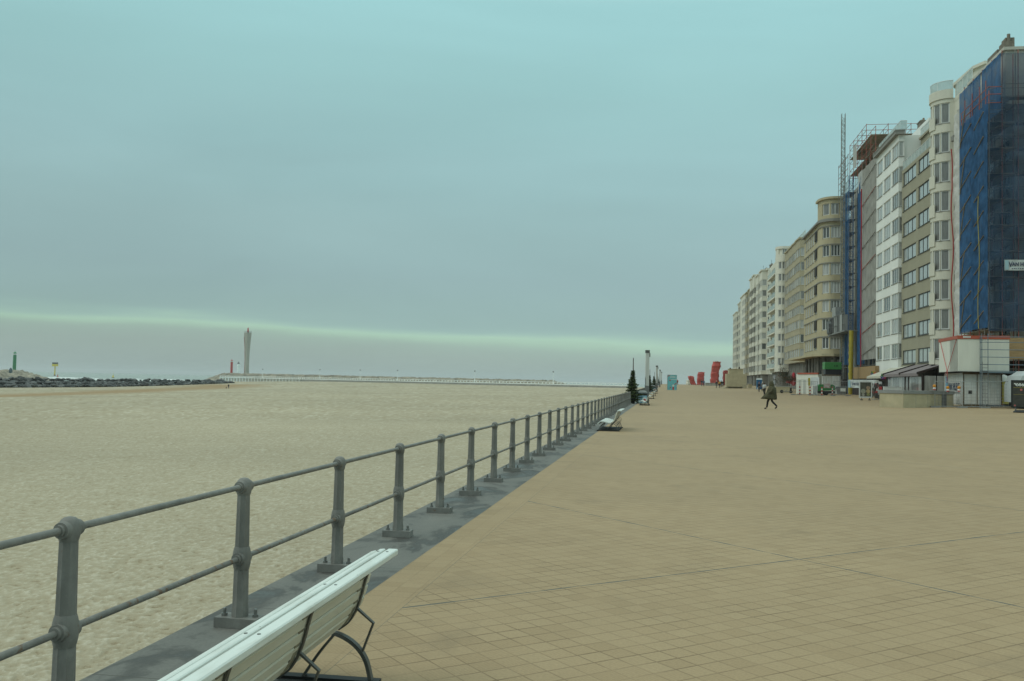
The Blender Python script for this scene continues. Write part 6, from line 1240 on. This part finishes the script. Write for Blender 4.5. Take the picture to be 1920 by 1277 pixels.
def light_tower(px, dist, y_base, h, r, m_, label, name='light_tower', band_=None):
    d_ = ray(px, y_base); k = dist / math.hypot(d_.x, d_.y); p_ = Vector((d_.x * k, d_.y * k, EYE + d_.z * k)); t = thing(name, label, 'lighthouse', p_); q = MB(); q.lathe([(r * 1.06, -1.5), (r, h * .86)], n=16); q.build('shaft', m_, t, 40); q = MB(); q.lathe([(r * 1.12, h * .86), (r * 1.12, h * .875), (r * .8, h * .88), (r * .8, h * .93)], n=16); q.build('lantern', M_WHITEP, t, 40); q = MB(); q.lathe([(r * 1.15, h * .93), (r * .9, h * .965), (r * .15, h), (.05, h * 1.06)], n=16); q.build('roof', m_, t, 40); return t
light_tower(26.5, 690, 699.5, 13.6, 1.0, mat('green_tower_paint', (.055, .21, .10), rough=.6, var=.05), 'green light tower on the breakwater at the far left')
light_tower(433.8, 850, 702.8, 12.9, .98, mat('red_tower_paint', (.42, .065, .06), rough=.6, var=.05), 'red light tower left of the white lighthouse')
d_ = ray(446.5, 705.5); k = 830 / math.hypot(d_.x, d_.y); p_ = Vector((d_.x * k, d_.y * k, EYE + d_.z * k)); t = thing('lighthouse', 'small white lighthouse with a black foot, between the red tower and the radar tower', 'lighthouse', p_); q = MB(); q.lathe([(1.1, -1), (1.1, 1.9)], n=12); q.build('foot', M_POT, t, 40); q = MB(); q.lathe([(1.1, 1.9), (1.0, 8.2), (1.35, 8.4), (1.35, 9.3), (.8, 9.35), (.8, 10.3)], n=12); q.build('shaft', M_PWHITE, t, 40); q = MB(); q.lathe([(.95, 10.3), (.85, 11.3), (.3, 12.0), (.06, 12.2), (.05, 13)], n=12); q.build('lantern', M_LAMPD, t, 40)
d_ = ray(462.5, 701.8); k = 900 / math.hypot(d_.x, d_.y); p_ = Vector((d_.x * k, d_.y * k, EYE + d_.z * k)); t = thing('radar_tower', 'tall concrete radar tower flaring towards the top, with a red radar mast', 'tower', p_)
q = MB(); q.lathe([(2.05, -3), (1.98, 6), (1.95, 12), (2.05, 18), (2.4, 25), (2.9, 31), (3.25, 36), (3.35, 37.8), (3.1, 38.0)], n=10, rad=lambda a: 1 + .05 * math.cos(5 * a)); q.build('shaft', mat('radar_tower_concrete', (.36, .335, .28), rough=.9, var=.08, scale=.3), t, 30)
q = MB(); q.lathe([(.9, 38), (.85, 40), (.6, 40.5), (.6, 42), (.2, 42.6)], n=10); q.build('radar_mast', mat('red_tower_paint', (.42, .065, .06)), t); q = MB(); q.path([(-1.7, -1.4, 0), (-1.6, -1.35, 12), (-1.9, -1.6, 24), (-2.6, -2.2, 34)], .22, 6); q.build('cable_duct', mat('faded_red_duct', (.36, .14, .11), rough=.7), t); q = MB()
for a in range(6): q.tube((3.1 * math.cos(a), 3.1 * math.sin(a), 38), (3.1 * math.cos(a), 3.1 * math.sin(a), 39.6), .08, 5)
q.lathe([(3.25, 38.7), (3.25, 38.85)], n=10); q.build('top_rail', M_LAMPD, t)
def sea_at(px, py): d_ = ray(px, py); k = (SEA - EYE) / d_.z; return Vector((d_.x * k, d_.y * k, SEA))
M_SEAY = mat('marker_yellow', (.62, .48, .04), rough=.5); p_ = sea_at(102.5, 704.6); t = thing('sea_marker', 'yellow sea marker platform on a single pile with dark panels on top', 'sea marker', p_); q = MB(); q.tube((0, 0, -2), (0, 0, 14), .85, 10); q.build('pile', M_SEAY, t); q = MB(); q.box(-3.4, 3.4, -2.5, 2.5, 14, 17.2); q.build('platform', M_SEAY, t); q = MB(); q.box(-3.3, 3.3, -2.2, 2.2, 17.2, 19.6); q.build('solar_panel', mat('dark_panels', (.03, .03, .05), rough=.4), t); q = MB(); q.lathe([(1.3, -1), (1.3, 1.6)], n=10); q.build('fender', mat('rust_red', (.22, .08, .05), rough=.9), t)
p_ = sea_at(108, 708); t = thing('buoy', 'red buoy near the yellow sea marker', 'buoy', p_); q = MB(); q.lathe([(1.2, -.3), (1.25, .6), (.5, 1.0), (.35, 3.0), (.1, 3.6)], n=12); q.build('float', mat('red_tower_paint', (.42, .065, .06)), t, 40)
p_ = sea_at(212, 708.6); t = thing('buoy', 'yellow buoy with a thin mast out on the sea', 'buoy', p_); q = MB(); q.lathe([(1.7, -.3), (1.7, .7)], n=12); q.build('float', M_LAMPD, t); q = MB(); q.lathe([(1.2, .7), (.3, 3.6)], n=10); q.tube((0, 0, 3.5), (0, 0, 6.6), .12, 5); q.build('mast', M_SEAY, t)
d_ = ray(19.8, 698.6); k = 660 / math.hypot(d_.x, d_.y); p_ = Vector((d_.x * k, d_.y * k, EYE + d_.z * k)); t = MB(p_); t.lathe([(.9, -.4), (1.1, 1.0), (.8, 2.1), (.2, 3.0)], p_, n=12); tag(t.build('equipment_dome', mat('dark_teal_paint', (.06, .09, .10), rough=.6)), 'dark dome shaped equipment hut left of the green tower', 'hut')

# ================================================================== PEOPLE
M_SKIN = mat('skin', (.42, .25, .17), rough=.6); M_SHOE = mat('dark_shoe', (.02, .02, .02), rough=.6); M_HAIR = mat('dark_hair', (.03, .022, .016), rough=.7)
def fabric(name, c): return mat('fabric_' + name, c, rough=.85, var=.18, scale=9)
def person(loc, rz, label, jacket, trousers, hair, stride=.28, scale=1.0, lift=.10, arm=.2, coat=None, bag=None, hat=None, group=None):
    """walker facing local +Y, standing 1.72 m tall at scale 1"""
    t = thing('person', label, 'person', loc, rz, group); t.scale = (scale,) * 3
    J = {'pelvis': (0, 0, .95, (.13, .10)), 'waist': (0, .01, 1.10, (.125, .09)), 'chest': (0, .01, 1.30, (.15, .105)), 'neck': (0, .02, 1.475, .052), 'jaw': (0, .045, 1.545, .068), 'head': (0, .03, 1.625, .088), 'crown': (0, .015, 1.68, .06), 'nose': (0, .135, 1.60, .013)}
    E_ = [('pelvis', 'waist'), ('waist', 'chest'), ('chest', 'neck'), ('neck', 'jaw'), ('jaw', 'head'), ('head', 'crown'), ('head', 'nose')]
    for sg, nm in ((-1, 'l'), (1, 'r')):
        sw_ = arm * sg
        J.update({nm + 'sh': (.175 * sg, .005, 1.405, .062), nm + 'el': (.225 * sg, -.05 + sw_ * .4, 1.13, .045), nm + 'wr': (.215 * sg, .05 + sw_, .91, .030), nm + 'palm': (.21 * sg, .075 + sw_, .855, (.020, .036))})
        E_ += [('chest', nm + 'sh'), (nm + 'sh', nm + 'el'), (nm + 'el', nm + 'wr'), (nm + 'wr', nm + 'palm')]
        for f in range(4): J[f'{nm}f{f}'] = (.205 * sg, .055 + .017 * f + sw_, .825, .009); J[f'{nm}g{f}'] = (.19 * sg, .06 + .017 * f + sw_, .775 + .008 * abs(f - 1.5), .0075); E_ += [(nm + 'palm', f'{nm}f{f}'), (f'{nm}f{f}', f'{nm}g{f}')]
        J[nm + 'th'] = (.185 * sg, .115 + sw_, .835, .010); J[nm + 'tt'] = (.175 * sg, .125 + sw_, .80, .009); E_ += [(nm + 'palm', nm + 'th'), (nm + 'th', nm + 'tt')]
        fw = sg > 0; kn = (.095 * sg, .16 * stride / .28 if fw else -.02, .52, .058); an = (.09 * sg, stride * .75 if fw else -stride, .085 if fw else .085 + lift, .042)
        J.update({nm + 'hip': (.09 * sg, 0, .90, .088), nm + 'kn': kn, nm + 'an': an, nm + 'to': (an[0] + .015 * sg, an[1] + .16, .035 if fw else .05, .032)})
        E_ += [('pelvis', nm + 'hip'), (nm + 'hip', nm + 'kn'), (nm + 'kn', nm + 'an'), (nm + 'an', nm + 'to')]
    add_mesh('body', skin(J, E_, 'pelvis', 1), M_SKIN, t)
    def grow(keys, k, dr=0.0, over={}):
        ks = [q_ for q_ in J if q_ in keys]; up_ = lambda r: tuple(x * k + dr for x in r) if isinstance(r, tuple) else r * k + dr
        return {q_: (*J[q_][:3], up_(over.get(q_, J[q_][3]))) for q_ in ks}, [e_ for e_ in E_ if e_[0] in ks and e_[1] in ks]
    if coat is None:
        a_, b_ = grow(('pelvis', 'waist', 'chest', 'lsh', 'rsh', 'lel', 'rel', 'lwr', 'rwr'), 1.12, .022); add_mesh('jacket', skin(a_, b_, 'pelvis', 1), jacket, t)
    a_, b_ = grow(('pelvis', 'lhip', 'rhip', 'lkn', 'rkn', 'lan', 'ran'), 1.06, .012); add_mesh('trousers', skin(a_, b_, 'pelvis', 1), trousers, t)
    for nm in 'lr':
        a_, b_ = grow((nm + 'an', nm + 'to'), 1.1, .010); add_mesh('shoe', skin(a_, b_, nm + 'an', 1), M_SHOE, t)
    q = MB(); q.lathe([(.098, 1.60), (.104, 1.65), (.092, 1.70), (.055, 1.735), (.01, 1.745)], (0, .012, 0), n=14); q.build('hat' if hat else 'hair', hat or hair, t, True)
    if bag: q = MB(); q.box(.24, .32, -.08 + arm, .16 + arm, .45, .76); q.build('bag', bag, t, bevel=.02)
    if coat: coat(t)
    return t
def poncho(t):
    """wide hooded coat blown forward at the hem"""
    m_ = mat('olive_quilted_coat', (.056, .050, .024), rough=.75, var=.3, scale=5, bump=.3, bscale=12); rn = random.Random(3); rings = []
    for z, wx, wy, oy in ((.62, .30, .36, .03), (.74, .31, .37, .03), (.90, .30, .345, .01), (1.05, .30, .32, -.01), (1.20, .30, .29, -.02), (1.34, .27, .25, -.03), (1.44, .20, .19, -.03), (1.50, .13, .14, 0)):
        r_ = []
        for i in range(20):
            a = 2 * math.pi * i / 20; k = 1 + .05 * math.sin(3 * a + z * 9) + rn.uniform(-.03, .03); fl = max(0, math.sin(a)) ** 2 * max(0, 1.0 - z) * .75; r_.append((wx * math.cos(a) * k, wy * math.sin(a) * k + oy + fl, z + .10 * max(0, math.sin(a)) * (1.1 - z if z < 1.1 else 0) + rn.uniform(-.008, .008)))
        rings.append(r_)
    q = MB(); q.loft(rings); o = q.build('coat', m_, t, True); q = MB(); q.lathe([(.15, 1.44), (.155, 1.52), (.15, 1.62), (.125, 1.72), (.085, 1.79), (.02, 1.825)], (0, -.01, 0), n=16); q.build('hood', m_, t, True)
    a_ = {'a': (.28, -.03, 1.38, .10), 'b': (.33, .02, 1.15, .10), 'c': (.27, .20, 1.02, .085)}; add_mesh('sleeve', skin(a_, [('a', 'b'), ('b', 'c')], 'a', 1), m_, t); a_ = {k_: (-v[0], *v[1:]) for k_, v in a_.items()}; add_mesh('sleeve', skin(a_, [('a', 'b'), ('b', 'c')], 'a', 1), m_, t)
BLK = fabric('black', (.02, .02, .022)); NVY = fabric('navy', (.022, .026, .045)); GRY = fabric('grey', (.13, .13, .13)); WHT = fabric('white', (.55, .58, .60)); YEL = fabric('mustard', (.42, .25, .03)); DGR = fabric('charcoal', (.045, .045, .05)); BLU = fabric('blue', (.06, .10, .18)); RDF = fabric('red', (.28, .05, .04)); M_WHAT = fabric('cream', (.55, .54, .48))
person(gp(1446.5, 64.5), R(92), 'person in a wide olive hooded coat and black trousers, striding to the left', None, BLK, M_HAIR, stride=.36, scale=1.03, lift=.10, coat=poncho)
def walker(px, y, rz, label, *a, **k): return person(gp(px, y), R(rz), label, *a, **k)
walker(1433.5, 131, 10, 'person seen from behind in a white jacket and black trousers', WHT, BLK, M_HAIR, stride=.2)
walker(1423.3, 166, 185, 'person in a navy jacket and grey trousers carrying a white bag', NVY, GRY, fabric('rust', (.22, .08, .05)), stride=.15, bag=WHT)
walker(1429.6, 172, 180, 'person with a white cap, half hidden behind the white jacket', GRY, DGR, M_HAIR, stride=.15, hat=M_WHAT)
walker(1343.4, 226, 5, 'person in a dark jacket, grey trousers and a white hat before the block house', DGR, GRY, M_HAIR, stride=.18, hat=M_WHAT)
walker(1349.0, 227, 0, 'person in a mustard yellow jacket and navy trousers before the block house', YEL, NVY, M_HAIR, stride=.18)
walker(1352.2, 246, 0, 'person in dark clothes close behind the yellow jacket', BLK, BLK, M_HAIR, stride=.2, scale=1.02)
walker(1355.6, 252, 170, 'person in black at the left corner of the block house', BLK, DGR, M_HAIR, stride=.15, scale=.95)
walker(1315.6, 268, 185, 'person in grey in front of the broad red sculpture, left of two', DGR, GRY, M_HAIR, stride=.2, scale=1.1)
walker(1319.6, 272, 185, 'person in blue in front of the broad red sculpture, right of two', BLU, NVY, M_HAIR, stride=.2)
walker(1270.2, 318, 180, 'person in a red top and dark trousers, far off beside the poster board', RDF, BLK, M_HAIR, stride=.2)
pb_ = sand_at(428.3, 729); person(pb_, R(200), 'person in black walking a dog on the beach', BLK, GRY, M_HAIR, stride=.2)
for px, lb in ((545, 'dark figure on the pier, left of two standing together'), (549, 'dark figure on the pier, right of two standing together'), (573.5, 'dark figure alone on the pier where the grey wall begins')):
    d_ = ray(px, 705); b_ = math.atan2(d_.x, d_.y); t_ = next(t for t in np.arange(0, PL, .25) if math.atan2(along(t, -1.2).x, along(t, -1.2).y) <= b_); person(along(t_, -1.2, DECK(t_)), R(100), lb, BLK, DGR, M_HAIR, stride=.1)
# the dog
dg = thing('dog', 'small dark dog beside the person on the beach', 'dog', (pb_.x - .75, pb_.y - .2, sand_z(pb_.x - .75, pb_.y - .2)), R(20))
J = {'rump': (0, -.28, .48, (.09, .10)), 'belly': (0, -.05, .47, (.085, .09)), 'chest': (0, .20, .47, (.10, .13)), 'neck': (0, .36, .62, .065), 'head': (0, .45, .70, .07), 'muzzle': (0, .58, .67, .036), 'tail': (0, -.42, .56, .025), 'tip': (0, -.52, .70, .012), 'earl': (-.06, .42, .80, .018), 'earr': (.06, .42, .80, .018)}
E_ = [('rump', 'belly'), ('belly', 'chest'), ('chest', 'neck'), ('neck', 'head'), ('head', 'muzzle'), ('rump', 'tail'), ('tail', 'tip'), ('head', 'earl'), ('head', 'earr')]
for sg, nm in ((-1, 'l'), (1, 'r')):
    J.update({nm + 'th': (.08 * sg, -.28, .38, .06), nm + 'kn': (.085 * sg, -.20, .28, .04), nm + 'hk': (.085 * sg, -.34, .15, .024), nm + 'hp': (.085 * sg, -.31, .02, .024), nm + 'el': (.08 * sg, .18, .34, .042), nm + 'wr': (.08 * sg, .19 + .08 * sg, .17, .025), nm + 'fp': (.08 * sg, .21 + .12 * sg, .02, .026)})
    E_ += [('rump', nm + 'th'), (nm + 'th', nm + 'kn'), (nm + 'kn', nm + 'hk'), (nm + 'hk', nm + 'hp'), ('chest', nm + 'el'), (nm + 'el', nm + 'wr'), (nm + 'wr', nm + 'fp')]
add_mesh('body', skin(J, E_, 'belly', 1), mat('dark_fur', (.05, .038, .028), rough=.9, var=.3, scale=12), dg)

# ================================================================== SEA AIR
HAZE = 0.00013
if HAZE:
    hz = MB(); hz.box(-24000, 3000, -2990, 24000, -8, 60); ho = struct(hz.build("haze", M_SAND), 'stuff')
    hm_ = bpy.data.materials.new('sea_haze'); hm_.use_nodes = True; nt = hm_.node_tree; nt.nodes.clear(); o_ = nt.nodes.new('ShaderNodeOutputMaterial'); v_ = nt.nodes.new('ShaderNodeVolumePrincipled')
    v_.inputs['Color'].default_value = (.93, .95, .95, 1); v_.inputs['Density'].default_value = HAZE; v_.inputs['Anisotropy'].default_value = .2; nt.links.new(v_.outputs[0], o_.inputs['Volume']); ho.data.materials.clear(); ho.data.materials.append(hm_)
